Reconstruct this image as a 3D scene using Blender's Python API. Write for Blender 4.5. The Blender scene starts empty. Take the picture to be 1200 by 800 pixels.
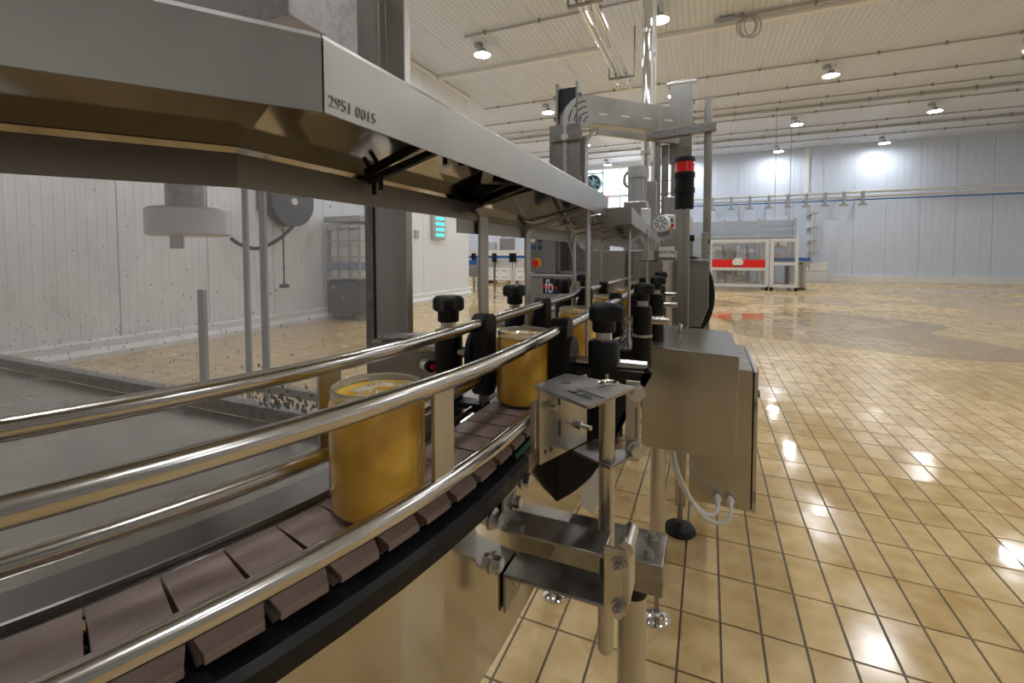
import bpy, bmesh, math, random
from mathutils import Vector, Matrix
random.seed(7)
sc = bpy.context.scene
col = sc.collection
PI = math.pi

# ------------------------------------------------------------------ camera
FPX, YAW, PITCH, ROLL, PPY, H = 533.75, math.radians(23.328), math.radians(2.402), math.radians(-0.127), 319.83, 1.25
_f = Vector((-math.sin(YAW), math.cos(YAW), 0)); _r = Vector((math.cos(YAW), math.sin(YAW), 0)); _z = Vector((0, 0, 1))
FW = _f*math.cos(PITCH) - _z*math.sin(PITCH); _u = _z*math.cos(PITCH) + _f*math.sin(PITCH)
RT = _r*math.cos(ROLL) + _u*math.sin(ROLL); UP = _u*math.cos(ROLL) - _r*math.sin(ROLL)
cam = bpy.data.cameras.new('camera'); cam.sensor_fit = 'HORIZONTAL'; cam.sensor_width = 36
cam.lens = FPX/1200*36; cam.shift_y = (PPY-400)/1200; cam.clip_start = .01; cam.clip_end = 200
co = bpy.data.objects.new('camera', cam); col.objects.link(co)
m = Matrix((RT, UP, -FW)).transposed().to_4x4(); m.translation = (0, 0, H); co.matrix_world = m
sc.camera = co
# ------------------------------------------------------------------ world and exposure
sc.view_settings.view_transform = 'Standard'; sc.view_settings.look = 'None'
sc.view_settings.exposure = 0.5; sc.view_settings.gamma = 1; sc.view_settings.use_curve_mapping = False
w = bpy.data.worlds.new('world'); sc.world = w; w.use_nodes = True
w.node_tree.nodes['Background'].inputs[0].default_value = (.75, .85, 1, 1)
w.node_tree.nodes['Background'].inputs[1].default_value = 1.0
LAMP_STRENGTH = 112.0
WINDOW_STRENGTH = 2.2

# survey helpers: where a sight line from the camera point meets a plane of the room
O = Vector((0, 0, H))
def ray(x, y): return FW + RT*((x-600)/FPX) - UP*((y-PPY)/FPX)
def atz(x, y, z): d = ray(x, y); return O + d*((z-H)/d.z)
def atY(x, y, Y): d = ray(x, y); return O + d*(Y/d.y)
def atX(x, y, X): d = ray(x, y); return O + d*(X/d.x)

# ------------------------------------------------------------------ materials
def mat(name, color, rough=.5, metal=0.0, **k):
    M = bpy.data.materials.new(name); M.use_nodes = True
    b = M.node_tree.nodes['Principled BSDF']
    b.inputs['Base Color'].default_value = (*color, 1); b.inputs['Roughness'].default_value = rough
    b.inputs['Metallic'].default_value = metal
    for kk, v in k.items(): b.inputs[kk.replace('_', ' ')].default_value = v
    return M
def nodes(M): return M.node_tree.nodes, M.node_tree.links, M.node_tree.nodes['Principled BSDF']
def noise_on(M, scale, c0, c1, rough=None, bump=0.0, stretch=(1, 1, 1), detail=4, lo=.35, hi=.65):
    """procedural colour / roughness / relief from one noise in object space"""
    n, l, b = nodes(M)
    tc = n.new('ShaderNodeTexCoord'); mp = n.new('ShaderNodeMapping'); mp.inputs['Scale'].default_value = stretch
    nz = n.new('ShaderNodeTexNoise'); nz.inputs['Scale'].default_value = scale; nz.inputs['Detail'].default_value = detail
    l.new(tc.outputs['Object'], mp.inputs['Vector']); l.new(mp.outputs['Vector'], nz.inputs['Vector'])
    rp = n.new('ShaderNodeValToRGB'); rp.color_ramp.elements[0].position = lo; rp.color_ramp.elements[1].position = hi
    rp.color_ramp.elements[0].color = (*c0, 1); rp.color_ramp.elements[1].color = (*c1, 1)
    l.new(nz.outputs['Fac'], rp.inputs['Fac']); l.new(rp.outputs['Color'], b.inputs['Base Color'])
    if rough:
        mr = n.new('ShaderNodeMapRange'); mr.inputs['From Min'].default_value = lo; mr.inputs['From Max'].default_value = hi
        mr.inputs['To Min'].default_value = rough[0]; mr.inputs['To Max'].default_value = rough[1]
        l.new(nz.outputs['Fac'], mr.inputs['Value']); l.new(mr.outputs['Result'], b.inputs['Roughness'])
    if bump:
        bp = n.new('ShaderNodeBump'); bp.inputs['Strength'].default_value = bump; bp.inputs['Distance'].default_value = .002
        l.new(nz.outputs['Fac'], bp.inputs['Height']); l.new(bp.outputs['Normal'], b.inputs['Normal'])
    return M
def emit(name, color, strength):
    M = bpy.data.materials.new(name); M.use_nodes = True; n = M.node_tree.nodes; n.clear()
    e = n.new('ShaderNodeEmission'); o = n.new('ShaderNodeOutputMaterial'); M.node_tree.links.new(e.outputs[0], o.inputs[0])
    e.inputs[0].default_value = (*color, 1); e.inputs[1].default_value = strength; return M

STEEL = noise_on(mat('brushed_steel', (.5, .48, .45), .3, 1), 3, (.47, .45, .42), (.53, .51, .475), (.28, .34), stretch=(6, 6, .6))
BOXST = noise_on(mat('cover_sheet_steel', (.55, .53, .5), .2, 1), 5, (.39, .365, .32), (.44, .415, .37), (.22, .28))
PANEL = noise_on(mat('sheet_steel', (.55, .53, .5), .16, 1), 5, (.43, .405, .36), (.49, .46, .41), (.11, .16), stretch=(1, 1, 1))
HOODS = noise_on(mat('hood_steel', (.5, .49, .47), .3, 1), 14, (.39, .38, .355), (.46, .45, .425), (.28, .42), detail=6)
MIRROR = noise_on(mat('hood_underside_steel', (.5, .47, .43), .08, 1), 6, (.40, .37, .33), (.46, .43, .39), (.05, .10))
TUBE = mat('brushed_tube_steel', (.54, .52, .49), .2, 1)
DARKST = noise_on(mat('dull_dark_steel', (.3, .29, .27), .35, 1), 30, (.25, .24, .22), (.36, .34, .32), (.3, .42))
BOLT = mat('bolt_steel', (.55, .53, .5), .28, 1)
CHROME = mat('chrome', (.8, .79, .77), .08, 1)
BLACK = noise_on(mat('black_plastic', (.006, .006, .007), .42, Specular_IOR_Level=.3), 60, (.003, .003, .0035), (.007, .007, .0075), (.4, .6), bump=.15)
RUBBER = mat('black_rubber_sheet', (.004, .004, .004), .6)
BELT = noise_on(mat('brown_belt_plastic', (.17, .125, .11), .45), 35, (.225, .158, .138), (.30, .218, .19), (.38, .5))
GREEN = mat('green_wear_strip', (.03, .11, .08), .4)
GREY = mat('grey_paint', (.42, .43, .44), .45)
PIPEGREY = mat('grey_conduit', (.42, .41, .40), .5)
WHITEPL = mat('white_plastic', (.75, .74, .71), .4)
CABLE = mat('light_grey_cable', (.76, .75, .72), .45)
RED = mat('red_paint', (.75, .012, .01), .35)
REDLENS = mat('red_lens', (.7, .008, .008), .15, Coat_Weight=.5)
CLEARPL = mat('clear_lens_rim', (.8, .8, .82), .1)
YELLOW = mat('yellow_plastic', (.8, .42, .02), .4)
BLUE = mat('blue_paint', (.02, .13, .45), .4)
NAVY = mat('navy_print', (.008, .014, .06), .4)
PRINTW = mat('white_print', (.85, .85, .83), .5)
INK = mat('dark_ink', (.05, .05, .05), .6)
STAMP = mat('faint_stamp_ink', (.30, .29, .27), .45, .7)
TEAL = emit('teal_tube_glow', (.12, .85, .75), 1.1)
PINKLED = mat('red_sensor_lens', (.3, .004, .01), .2, Emission_Color=(1, .03, .06, 1), Emission_Strength=.04)
CARTON = mat('white_carton', (.8, .8, .79), .6)
WOOD = noise_on(mat('pallet_wood', (.4, .25, .12), .7), 8, (.3, .18, .08), (.5, .32, .16), stretch=(1, 8, 8))
DARKBELT = mat('dark_green_belt', (.012, .022, .024), .5)
FANBLADE = mat('grey_fan_metal', (.12, .2, .22), .5)
ALU = mat('white_aluminium', (.72, .72, .70), .35, .3)
LIFTST = noise_on(mat('darker_lift_steel', (.36, .345, .32), .34, 1), 3, (.30, .285, .26), (.38, .365, .34), (.3, .4))  # darker base tone than the brushed steel
LIPIN = mat('hood_lip_inside_steel', (.26, .235, .2), .42, 1)
REEL = mat('dark_grey_plastic', (.055, .06, .075), .5)
GUTTER = mat('gutter_steel', (.26, .245, .225), .2, 1)
STRIP = mat('grey_steel_front', (.33, .325, .31), .35, .9)

def wet_floor(M, dark):
    n, l, b = nodes(M)
    g = n.new('ShaderNodeNewGeometry')
    sx = n.new('ShaderNodeSeparateXYZ'); l.new(g.outputs['Position'], sx.inputs[0])
    def cell(o, off, p):
        a = n.new('ShaderNodeMath'); a.operation = 'SUBTRACT'; a.inputs[1].default_value = off; l.new(o, a.inputs[0])
        d = n.new('ShaderNodeMath'); d.operation = 'DIVIDE'; d.inputs[1].default_value = p; l.new(a.outputs[0], d.inputs[0])
        f = n.new('ShaderNodeMath'); f.operation = 'FLOOR'; l.new(d.outputs[0], f.inputs[0]); return f.outputs[0]
    cx = n.new('ShaderNodeCombineXYZ'); l.new(cell(sx.outputs[0], .054, .1245), cx.inputs[0]); l.new(cell(sx.outputs[1], 1.406, .246), cx.inputs[1])
    wn = n.new('ShaderNodeTexWhiteNoise'); l.new(cx.outputs[0], wn.inputs['Vector'])
    nz = n.new('ShaderNodeTexNoise'); nz.inputs['Scale'].default_value = 9; nz.inputs['Detail'].default_value = 7; l.new(g.outputs['Position'], nz.inputs['Vector'])
    ad = n.new('ShaderNodeMath'); ad.operation = 'MULTIPLY_ADD'; ad.inputs[1].default_value = .25; l.new(wn.outputs['Value'], ad.inputs[0]); l.new(nz.outputs['Fac'], ad.inputs[2])
    rp = n.new('ShaderNodeValToRGB'); rp.color_ramp.elements[0].position = .35; rp.color_ramp.elements[1].position = .95
    rp.color_ramp.elements[0].color = (*dark, 1); rp.color_ramp.elements[1].color = (.77, .575, .31, 1)
    l.new(ad.outputs[0], rp.inputs['Fac'])
    # standing water: large soft patches, where the film is smooth
    n2 = n.new('ShaderNodeTexNoise'); n2.inputs['Scale'].default_value = .38; n2.inputs['Detail'].default_value = 5; n2.inputs['Roughness'].default_value = .55
    l.new(g.outputs['Position'], n2.inputs['Vector'])
    r2 = n.new('ShaderNodeMapRange'); r2.inputs['From Min'].default_value = .47; r2.inputs['From Max'].default_value = .53
    r2.inputs['To Min'].default_value = .26; r2.inputs['To Max'].default_value = .035
    l.new(n2.outputs['Fac'], r2.inputs['Value'])
    n3 = n.new('ShaderNodeTexNoise'); n3.inputs['Scale'].default_value = 5; n3.inputs['Detail'].default_value = 5; l.new(g.outputs['Position'], n3.inputs['Vector'])
    m3 = n.new('ShaderNodeMath'); m3.operation = 'MULTIPLY_ADD'; m3.inputs[1].default_value = .22; m3.inputs[2].default_value = -.09; l.new(n3.outputs['Fac'], m3.inputs[0])
    m4 = n.new('ShaderNodeMath'); m4.operation = 'ADD'; m4.use_clamp = True; l.new(r2.outputs[0], m4.inputs[0]); l.new(m3.outputs[0], m4.inputs[1])
    l.new(m4.outputs[0], b.inputs['Roughness'])
    l.new(rp.outputs[0], b.inputs['Base Color'])
    b.inputs['Specular IOR Level'].default_value = .55
    return M
TILE = wet_floor(mat('ochre_tile', (.55, .4, .2), .3), (.50, .33, .13))
GROUT = mat('dark_grout', (.11, .088, .062), .5)

def ribbed(name, color, axis, pitch, depth, rough=.45):
    M = mat(name, color, rough); n, l, b = nodes(M)
    g = n.new('ShaderNodeNewGeometry'); s = n.new('ShaderNodeSeparateXYZ'); l.new(g.outputs['Position'], s.inputs[0])
    d = n.new('ShaderNodeMath'); d.operation = 'MULTIPLY'; d.inputs[1].default_value = 2*PI/pitch; l.new(s.outputs[axis], d.inputs[0])
    sn = n.new('ShaderNodeMath'); sn.operation = 'SINE'; l.new(d.outputs[0], sn.inputs[0])
    pw = n.new('ShaderNodeMapRange'); pw.inputs['From Min'].default_value = .55; pw.inputs['From Max'].default_value = .95; l.new(sn.outputs[0], pw.inputs['Value'])
    bp = n.new('ShaderNodeBump'); bp.inputs['Strength'].default_value = 1; bp.inputs['Distance'].default_value = depth
    l.new(pw.outputs[0], bp.inputs['Height']); l.new(bp.outputs[0], b.inputs['Normal'])
    return M
CEIL = ribbed('white_ceiling_panel', (.75, .785, .85), 0, .115, .012)
WALLX = ribbed('white_wall_panel', (.84, .86, .89), 1, .1, .004)
WALLY = ribbed('bluewhite_wall_panel', (.66, .72, .83), 0, .25, .004)
TRIM = mat('white_trim', (.82, .82, .81), .4)
DAY = emit('daylight_pane', (.93, .97, 1), WINDOW_STRENGTH)
FILLSIDE = emit('side_fill_pane', (.84, .92, 1), 15.0)  # added cool glow that brightens the left wall and ceiling
FILLBACK = emit('rear_fill_pane', (1, .97, .93), .5)  # added weak glow for the hood's near panel to reflect
LAMPGLOW = emit('lamp_glow', (.93, .97, 1), LAMP_STRENGTH)

# clear plastic with a dried wet film: lets most light straight through
def film(name, tint, cover, c=(.75, .74, .76), drops=0.0):
    M = bpy.data.materials.new(name); M.use_nodes = True; n = M.node_tree.nodes; l = M.node_tree.links; n.clear()
    o = n.new('ShaderNodeOutputMaterial'); t = n.new('ShaderNodeBsdfTransparent'); t.inputs[0].default_value = (*tint, 1)
    d = n.new('ShaderNodeBsdfDiffuse'); d.inputs[0].default_value = (*c, 1)
    tc = n.new('ShaderNodeTexCoord'); nz = n.new('ShaderNodeTexNoise'); nz.inputs['Scale'].default_value = 2.5; nz.inputs['Detail'].default_value = 6
    l.new(tc.outputs['Object'], nz.inputs['Vector'])
    mr = n.new('ShaderNodeMapRange'); mr.inputs['From Min'].default_value = .3; mr.inputs['From Max'].default_value = .7
    mr.inputs['To Min'].default_value = cover*.6; mr.inputs['To Max'].default_value = cover*1.4; l.new(nz.outputs['Fac'], mr.inputs['Value'])
    m1 = n.new('ShaderNodeMixShader'); l.new(mr.outputs[0], m1.inputs[0]); l.new(t.outputs[0], m1.inputs[1]); l.new(d.outputs[0], m1.inputs[2])
    gl = n.new('ShaderNodeBsdfGlossy'); gl.inputs['Roughness'].default_value = .03
    fr = n.new('ShaderNodeFresnel'); fr.inputs[0].default_value = 1.45
    m2 = n.new('ShaderNodeMixShader'); ge = n.new('ShaderNodeNewGeometry'); iv = n.new('ShaderNodeMath'); iv.operation = 'SUBTRACT'; iv.inputs[0].default_value = 1; l.new(ge.outputs['Backfacing'], iv.inputs[1]); mu = n.new('ShaderNodeMath'); mu.operation = 'MULTIPLY'; l.new(fr.outputs[0], mu.inputs[0]); l.new(iv.outputs[0], mu.inputs[1]); l.new(mu.outputs[0], m2.inputs[0]); l.new(m1.outputs[0], m2.inputs[1]); l.new(gl.outputs[0], m2.inputs[2])
    l.new(m2.outputs[0], o.inputs[0]); return M
PANE = film('wet_clear_plastic', (.97, .965, .98), .15, (.72, .71, .71))
PANE2 = film('clear_guard_plastic', (.9, .9, .9), .06)
WATER = film('standing_water', (.99, .985, .975), .0)
GLASS = film('jar_glass', (.97, .97, .95), .03)
GLASSRIM = mat('jar_rim_glass', (.8, .78, .7), .06, Transmission_Weight=.75, IOR=1.45)
DROP = mat('water_drop', (.62, .6, .58), .08, Transmission_Weight=.35, IOR=1.33)
def juice():
    M = mat('amber_puree', (.5, .25, .02), .25, Subsurface_Weight=.35, Subsurface_Scale=.02)
    M.node_tree.nodes['Principled BSDF'].inputs['Subsurface Radius'].default_value = (1, .5, .1)
    return noise_on(M, 22, (.64, .33, .01), (.9, .54, .05), lo=.3, hi=.7)
AMBER = juice()
FOAM = noise_on(mat('pale_foam', (.6, .42, .17), .2), 120, (.66, .43, .12), (.9, .82, .6), bump=.8, lo=.42, hi=.62)
FOAM.node_tree.nodes['Principled BSDF'].inputs['Coat Weight'].default_value = .6

# ------------------------------------------------------------------ mesh builder
WL = {}
def wl(o): return WL.get(o.name, Vector((0, 0, 0)))
class MB:
    def __init__(s): s.v = []; s.f = []; s.sm = []
    def add(s, vs, fs, smooth=False):
        b = len(s.v); s.v += [Vector(p) for p in vs]
        for i, f in enumerate(fs): s.f.append([b+k for k in f]); s.sm.append(smooth[i] if isinstance(smooth, list) else smooth)
        return s
    def box(s, lo, hi, M=None):
        x0, y0, z0 = lo; x1, y1, z1 = hi
        vs = [Vector(p) for p in ((x0,y0,z0),(x1,y0,z0),(x1,y1,z0),(x0,y1,z0),(x0,y0,z1),(x1,y0,z1),(x1,y1,z1),(x0,y1,z1))]
        if M: vs = [M @ p for p in vs]
        return s.add(vs, [(3,2,1,0),(4,5,6,7),(0,1,5,4),(1,2,6,5),(2,3,7,6),(3,0,4,7)])
    def cbox(s, c, d, M=None): return s.box([c[i]-d[i]/2 for i in range(3)], [c[i]+d[i]/2 for i in range(3)], M)
    def beam(s, p0, p1, a, b, up=(0, 0, 1)):
        p0, p1 = Vector(p0), Vector(p1); d = (p1-p0); L = d.length; d.normalize(); up = Vector(up)
        if abs(d.dot(up)) > .95: up = Vector((0, 1, 0))
        x = d.cross(up).normalized(); y = x.cross(d)
        M = Matrix((x, d, y)).transposed().to_4x4(); M.translation = p0
        return s.box((-a/2, 0, -b/2), (a/2, L, b/2), M)
    def prism(s, poly, z0, z1, M=None):
        n = len(poly); vs = [Vector((p[0], p[1], z0)) for p in poly] + [Vector((p[0], p[1], z1)) for p in poly]
        if M: vs = [M @ p for p in vs]
        return s.add(vs, [tuple(range(n-1, -1, -1)), tuple(range(n, 2*n))] + [(i, (i+1) % n, n+(i+1) % n, n+i) for i in range(n)])
    def ring(s, c, x, y, r, n): return [c + x*(r*math.cos(2*PI*i/n)) + y*(r*math.sin(2*PI*i/n)) for i in range(n)]
    def tube(s, pts, r, n=14, cap=True, closed=False):
        pts = [Vector(p) for p in pts]; k = len(pts); b = len(s.v)
        prev = None; rings = []
        for i, p in enumerate(pts):
            a = pts[i-1] if (i > 0 or closed) else pts[i]; c = pts[(i+1) % k] if (i < k-1 or closed) else pts[i]
            d = (c-a).normalized()
            if prev is None:
                t = Vector((0, 0, 1)) if abs(d.z) < .9 else Vector((1, 0, 0)); x = d.cross(t).normalized()
            else: x = (prev - d*prev.dot(d)).normalized()
            prev = x; y = x.cross(d)
            rr = r[i] if isinstance(r, (list, tuple)) else r
            rings.append(s.ring(p, x, y, rr, n))
        vs = [q for R in rings for q in R]; fs = []; m = k if closed else k-1
        for i in range(m):
            j = (i+1) % k
            for q in range(n): fs.append((i*n+q, i*n+(q+1) % n, j*n+(q+1) % n, j*n+q)[::-1])
        sm = [True]*len(fs)
        if cap and not closed:
            fs += [tuple(range(n)), tuple(range((k-1)*n, k*n))[::-1]]; sm += [False, False]
        return s.add(vs, fs, sm)
    def cyl(s, p0, p1, r, n=20, r2=None): return s.tube([p0, p1], [r, r if r2 is None else r2], n)
    def lathe(s, prof, n=28, c=(0, 0, 0), M=None, sharp=()):
        vs = []; fs = []; sm = []
        for r, z in prof:
            for i in range(n): vs.append(Vector((c[0]+r*math.cos(2*PI*i/n), c[1]+r*math.sin(2*PI*i/n), c[2]+z)))
        for j in range(len(prof)-1):
            for i in range(n): fs.append((j*n+i, j*n+(i+1) % n, (j+1)*n+(i+1) % n, (j+1)*n+i)); sm.append(j not in sharp)
        if prof[0][0] > 1e-6: fs.append(tuple(range(n-1, -1, -1))); sm.append(False)
        if prof[-1][0] > 1e-6: fs.append(tuple(range((len(prof)-1)*n, len(prof)*n))); sm.append(False)
        if M: vs = [M @ p for p in vs]
        return s.add(vs, fs, sm)
    def sweep(s, path, prof, seg=None, smooth=False, closed=True):
        """extrude a closed (offset, z) profile along a plan path; offset is to the right of travel"""
        P = [Vector((p[0], p[1])) for p in path]; k = len(P); n = len(prof); rows = []
        for i in range(k):
            d0 = (P[i]-P[i-1]).normalized() if i > 0 else None; d1 = (P[i+1]-P[i]).normalized() if i < k-1 else None
            if d0 is None: d0 = d1
            if d1 is None: d1 = d0
            n0 = Vector((d0.y, -d0.x)); n1 = Vector((d1.y, -d1.x)); mm = (n0+n1).normalized(); mm /= max(.3, mm.dot(n0))
            rows.append([Vector((P[i].x+mm.x*o, P[i].y+mm.y*o, z)) for o, z in prof])
        if seg: rows = rows[seg[0]:seg[1]+1]
        k = len(rows); vs = [q for R in rows for q in R]; fs = []
        e = n if closed else n-1
        for i in range(k-1):
            for q in range(e): fs.append((i*n+q, i*n+(q+1) % n, (i+1)*n+(q+1) % n, (i+1)*n+q))
        sm = [smooth]*len(fs)
        if closed: fs += [tuple(range(n))[::-1], tuple(range((k-1)*n, k*n))]; sm += [False, False]
        return s.add(vs, fs, sm)
    def build(s, name, material, parent=None, bevel=0, fix=True, seg=2):
        me = bpy.data.meshes.new(name)
        if parent is not None: o0 = wl(parent)
        else:
            xs = [p.x for p in s.v]; ys = [p.y for p in s.v]; zs = [p.z for p in s.v]
            o0 = Vector(((min(xs)+max(xs))/2, (min(ys)+max(ys))/2, min(zs)))
        me.from_pydata([p-o0 for p in s.v], [], s.f)
        for p, q in zip(me.polygons, s.sm): p.use_smooth = q
        if fix:
            bm = bmesh.new(); bm.from_mesh(me); bmesh.ops.recalc_face_normals(bm, faces=bm.faces); bm.to_mesh(me); bm.free()
        if any(s.sm): me.set_sharp_from_angle(angle=math.radians(36))
        me.materials.append(material)
        ob = bpy.data.objects.new(name, me); col.objects.link(ob)
        if parent is not None: ob.parent = parent
        else: ob.location = o0
        WL[ob.name] = o0
        if bevel:
            bv = ob.modifiers.new('bevel', 'BEVEL'); bv.width = bevel; bv.segments = seg; bv.limit_method = 'ANGLE'; bv.angle_limit = math.radians(40)
        return ob
def tag(o, label=None, cat=None, group=None, kind=None):
    for k, v in (('label', label), ('category', cat), ('group', group), ('kind', kind)):
        if v: o[k] = v
    return o
def empty(name, loc, label, cat, group=None):
    o = bpy.data.objects.new(name, None); col.objects.link(o); o.location = loc; o.empty_display_size = .05
    WL[o.name] = Vector(loc); return tag(o, label, cat, group)
kids = {}
def copy_tree(o, parent=None):
    c = o.copy(); col.objects.link(c)
    if parent is not None: c.parent = parent
    for ch in [x for x in ALL() if x.parent == o]: copy_tree(ch, c)
    return c
def ALL(): return list(col.objects)
def place(proto, loc, rz=0, label=None, group=None, first=[None]):
    c = copy_tree(proto); c.location = loc; c.rotation_euler = (0, 0, rz)
    if label: c['label'] = label
    if group: c['group'] = group
    return c
def text(name, s, size, material, M, parent, thick=.0006):
    cu = bpy.data.curves.new(name, 'FONT'); cu.body = s; cu.size = size; cu.extrude = thick; cu.align_x = 'CENTER'; cu.align_y = 'CENTER'; cu.offset = 0.0
    t = bpy.data.objects.new(name, cu); col.objects.link(t)
    bpy.context.view_layer.update()
    me = bpy.data.meshes.new_from_object(t); bpy.data.objects.remove(t)
    o0 = wl(parent); MM = Matrix.Translation(-o0) @ M; me.transform(MM)
    me.materials.clear(); me.materials.append(material)
    ob = bpy.data.objects.new(name, me); col.objects.link(ob); ob.parent = parent; WL[ob.name] = o0
    return ob
def frame3(x, y, org):
    x = Vector(x).normalized(); y = Vector(y); y = (y-x*y.dot(x)).normalized(); M = Matrix((x, y, x.cross(y))).transposed().to_4x4(); M.translation = Vector(org); return M
def arcpts(c, r, a0, a1, n, ax=(1, 0, 0), ay=(0, 0, 1)):
    c = Vector(c); ax = Vector(ax); ay = Vector(ay)
    return [c + ax*(r*math.cos(a0+(a1-a0)*i/n)) + ay*(r*math.sin(a0+(a1-a0)*i/n)) for i in range(n+1)]
def hexbolt(mb, p, d, r=.007, h=.006, washer=True):
    p = Vector(p); d = Vector(d).normalized()
    if washer: mb.cyl(p, p+d*.0018, r*1.35, 18); p = p+d*.0018
    mb.tube([p, p+d*h], r, 6)
    for i in range(12): mb.sm[-8+0] = False
    for i in range(1, 9): mb.sm[-i] = False
    mb.cyl(p+d*h, p+d*(h+.0006), r*.8, 16)
    return mb

# ------------------------------------------------------------------ room shell
CZ = 6.05; BACKY = 24.5; LX = -6.85; CORNY = 12.5; FARL = -16.0; RX = 12.0; SOUTH = -9.0
fl = tag(MB().box((FARL, SOUTH, -.15), (RX, BACKY, -.004)).build('floor', GROUT), 'ochre rectangular tile floor with dark joints, wet in patches', None, None, 'structure')
PX, PY, GX, GY = .1245, .246, .054, 1.406
tv = lambda: None
def tile_geo(mb, x0, y0, x1, y1, dz=0.0):
    b = .0018; z = dz
    vs = [(x0, y0, -.006), (x1, y0, -.006), (x1, y1, -.006), (x0, y1, -.006), (x0+b, y0+b, z), (x1-b, y0+b, z), (x1-b, y1-b, z), (x0+b, y1-b, z)]
    mb.add(vs, [(4, 5, 6, 7), (0, 1, 5, 4), (1, 2, 6, 5), (2, 3, 7, 6), (3, 0, 4, 7)])
def pix(P):
    q = Vector(P)-O; d = q.dot(FW); return (600+FPX*q.dot(RT)/d, PPY-FPX*q.dot(UP)/d, d) if d > .05 else (9e9, 9e9, d)
cand = []; rest = []
for i in range(-64, 60):
    for j in range(-22, 94):
        x0, y0 = GX+i*PX, GY+j*PY; xm, ym = x0+PX/2, y0+PY/2
        if x0 < -7.2 and y0 < 12.6: continue
        u, v, d = pix((xm, ym, 0))
        if -60 < u < 1260 and v < 860 and d > 0:
            vis = u > 560 or (460 < u <= 560 and v < 620) or u < 380 and v < 480
            cand.append((d if vis and xm > -.6 else d+40, i, j))
        else: rest.append((i, j))
cand.sort()
near = cand[:300]; rest += [(i, j) for _, i, j in cand[300:]]
tm = MB(); tile_geo(tm, -PX/2+.0025, -PY/2+.0025, PX/2-.0025, PY/2-.0025)
t0 = tm.build('tile', TILE, fl); t0.data.transform(Matrix.Translation(wl(fl)))
for k, (_, i, j) in enumerate(near):
    t = t0 if k == 0 else t0.copy()
    if k: col.objects.link(t)
    t.location = Vector((GX+(i+.5)*PX, GY+(j+.5)*PY, random.uniform(-.0006, .0004))) - wl(fl)
tm = MB()
for i, j in rest:
    tile_geo(tm, GX+i*PX+.0025, GY+j*PY+.0025, GX+(i+1)*PX-.0025, GY+(j+1)*PY-.0025, random.uniform(-.0006, .0004))
for i in range(-132, -64):            # far left bay beyond the wall corner
    for j in range(46, 94): tile_geo(tm, GX+i*PX+.0025, GY+j*PY+.0025, GX+(i+1)*PX-.0025, GY+(j+1)*PY-.0025)
for i in range(60, 96):
    for j in range(-6, 94): tile_geo(tm, GX+i*PX+.0025, GY+j*PY+.0025, GX+(i+1)*PX-.0025, GY+(j+1)*PY-.0025)
tag(tm.build('tile_field', TILE, fl, fix=False), kind='stuff')

def paneled(name, label, lo, hi, axis, width, material, gap=.012, depth=.03, face=1, thick=.12):
    """structure slab with separate panels proud of it by depth, joints recessed"""
    # axis: index along which panels repeat; face: (index, sign) of the visible side
    fi, sg = face
    blo, bhi = list(lo), list(hi)
    base = tag(MB().box(blo, bhi).build(name, GREY if False else TRIM), label, None, None, 'structure')
    a = lo[axis]; proto = {}
    while a < hi[axis]-.02:
        b = min(a+width, hi[axis]); L = b-a-gap
        key = round(L, 3)
        pl, ph = list(lo), list(hi); pl[axis] = a+gap/2; ph[axis] = b-gap/2
        if sg > 0: pl[fi] = hi[fi]; ph[fi] = hi[fi]+depth
        else: ph[fi] = lo[fi]; pl[fi] = lo[fi]-depth
        if key in proto:
            src, sa = proto[key]; o = src.copy(); col.objects.link(o); loc = [0, 0, 0]; loc[axis] = a-sa; o.location = src.location+Vector(loc)
        else:
            o = MB().box(pl, ph).build('panel', material, base, bevel=0); proto[key] = (o, a)
        a = b
    return base
paneled('ceiling', 'white ribbed panel ceiling', (FARL, SOUTH, CZ+.012), (RX, BACKY, CZ+.2), 0, 1.15, CEIL, .008, .012, (2, -1))
paneled('wall_left', 'white panel wall with vertical joints', (LX-.2, SOUTH, 0), (LX-.03, CORNY, CZ), 1, 1.12, WALLX, .012, .03, (0, 1))
tag(MB().box((FARL, CORNY-.17, 0), (LX-.2, CORNY, CZ)).build('wall_return', WALLX), 'white return wall at the far left corner', None, None, 'structure')
paneled('wall_right', 'white panel wall at the right', (RX, SOUTH, 0), (RX+.2, BACKY, CZ), 1, 1.12, WALLX, .012, .03, (0, -1))
tag(MB().box((FARL-.2, CORNY, 0), (FARL, BACKY, CZ)).build('wall_far_left', WALLX), 'pale wall closing the far left bay', None, None, 'structure')
tag(MB().box((FARL, SOUTH-.2, 0), (RX, SOUTH, CZ)).build('wall_front', WALLX), 'white wall behind the camera', None, None, 'structure')
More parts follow.
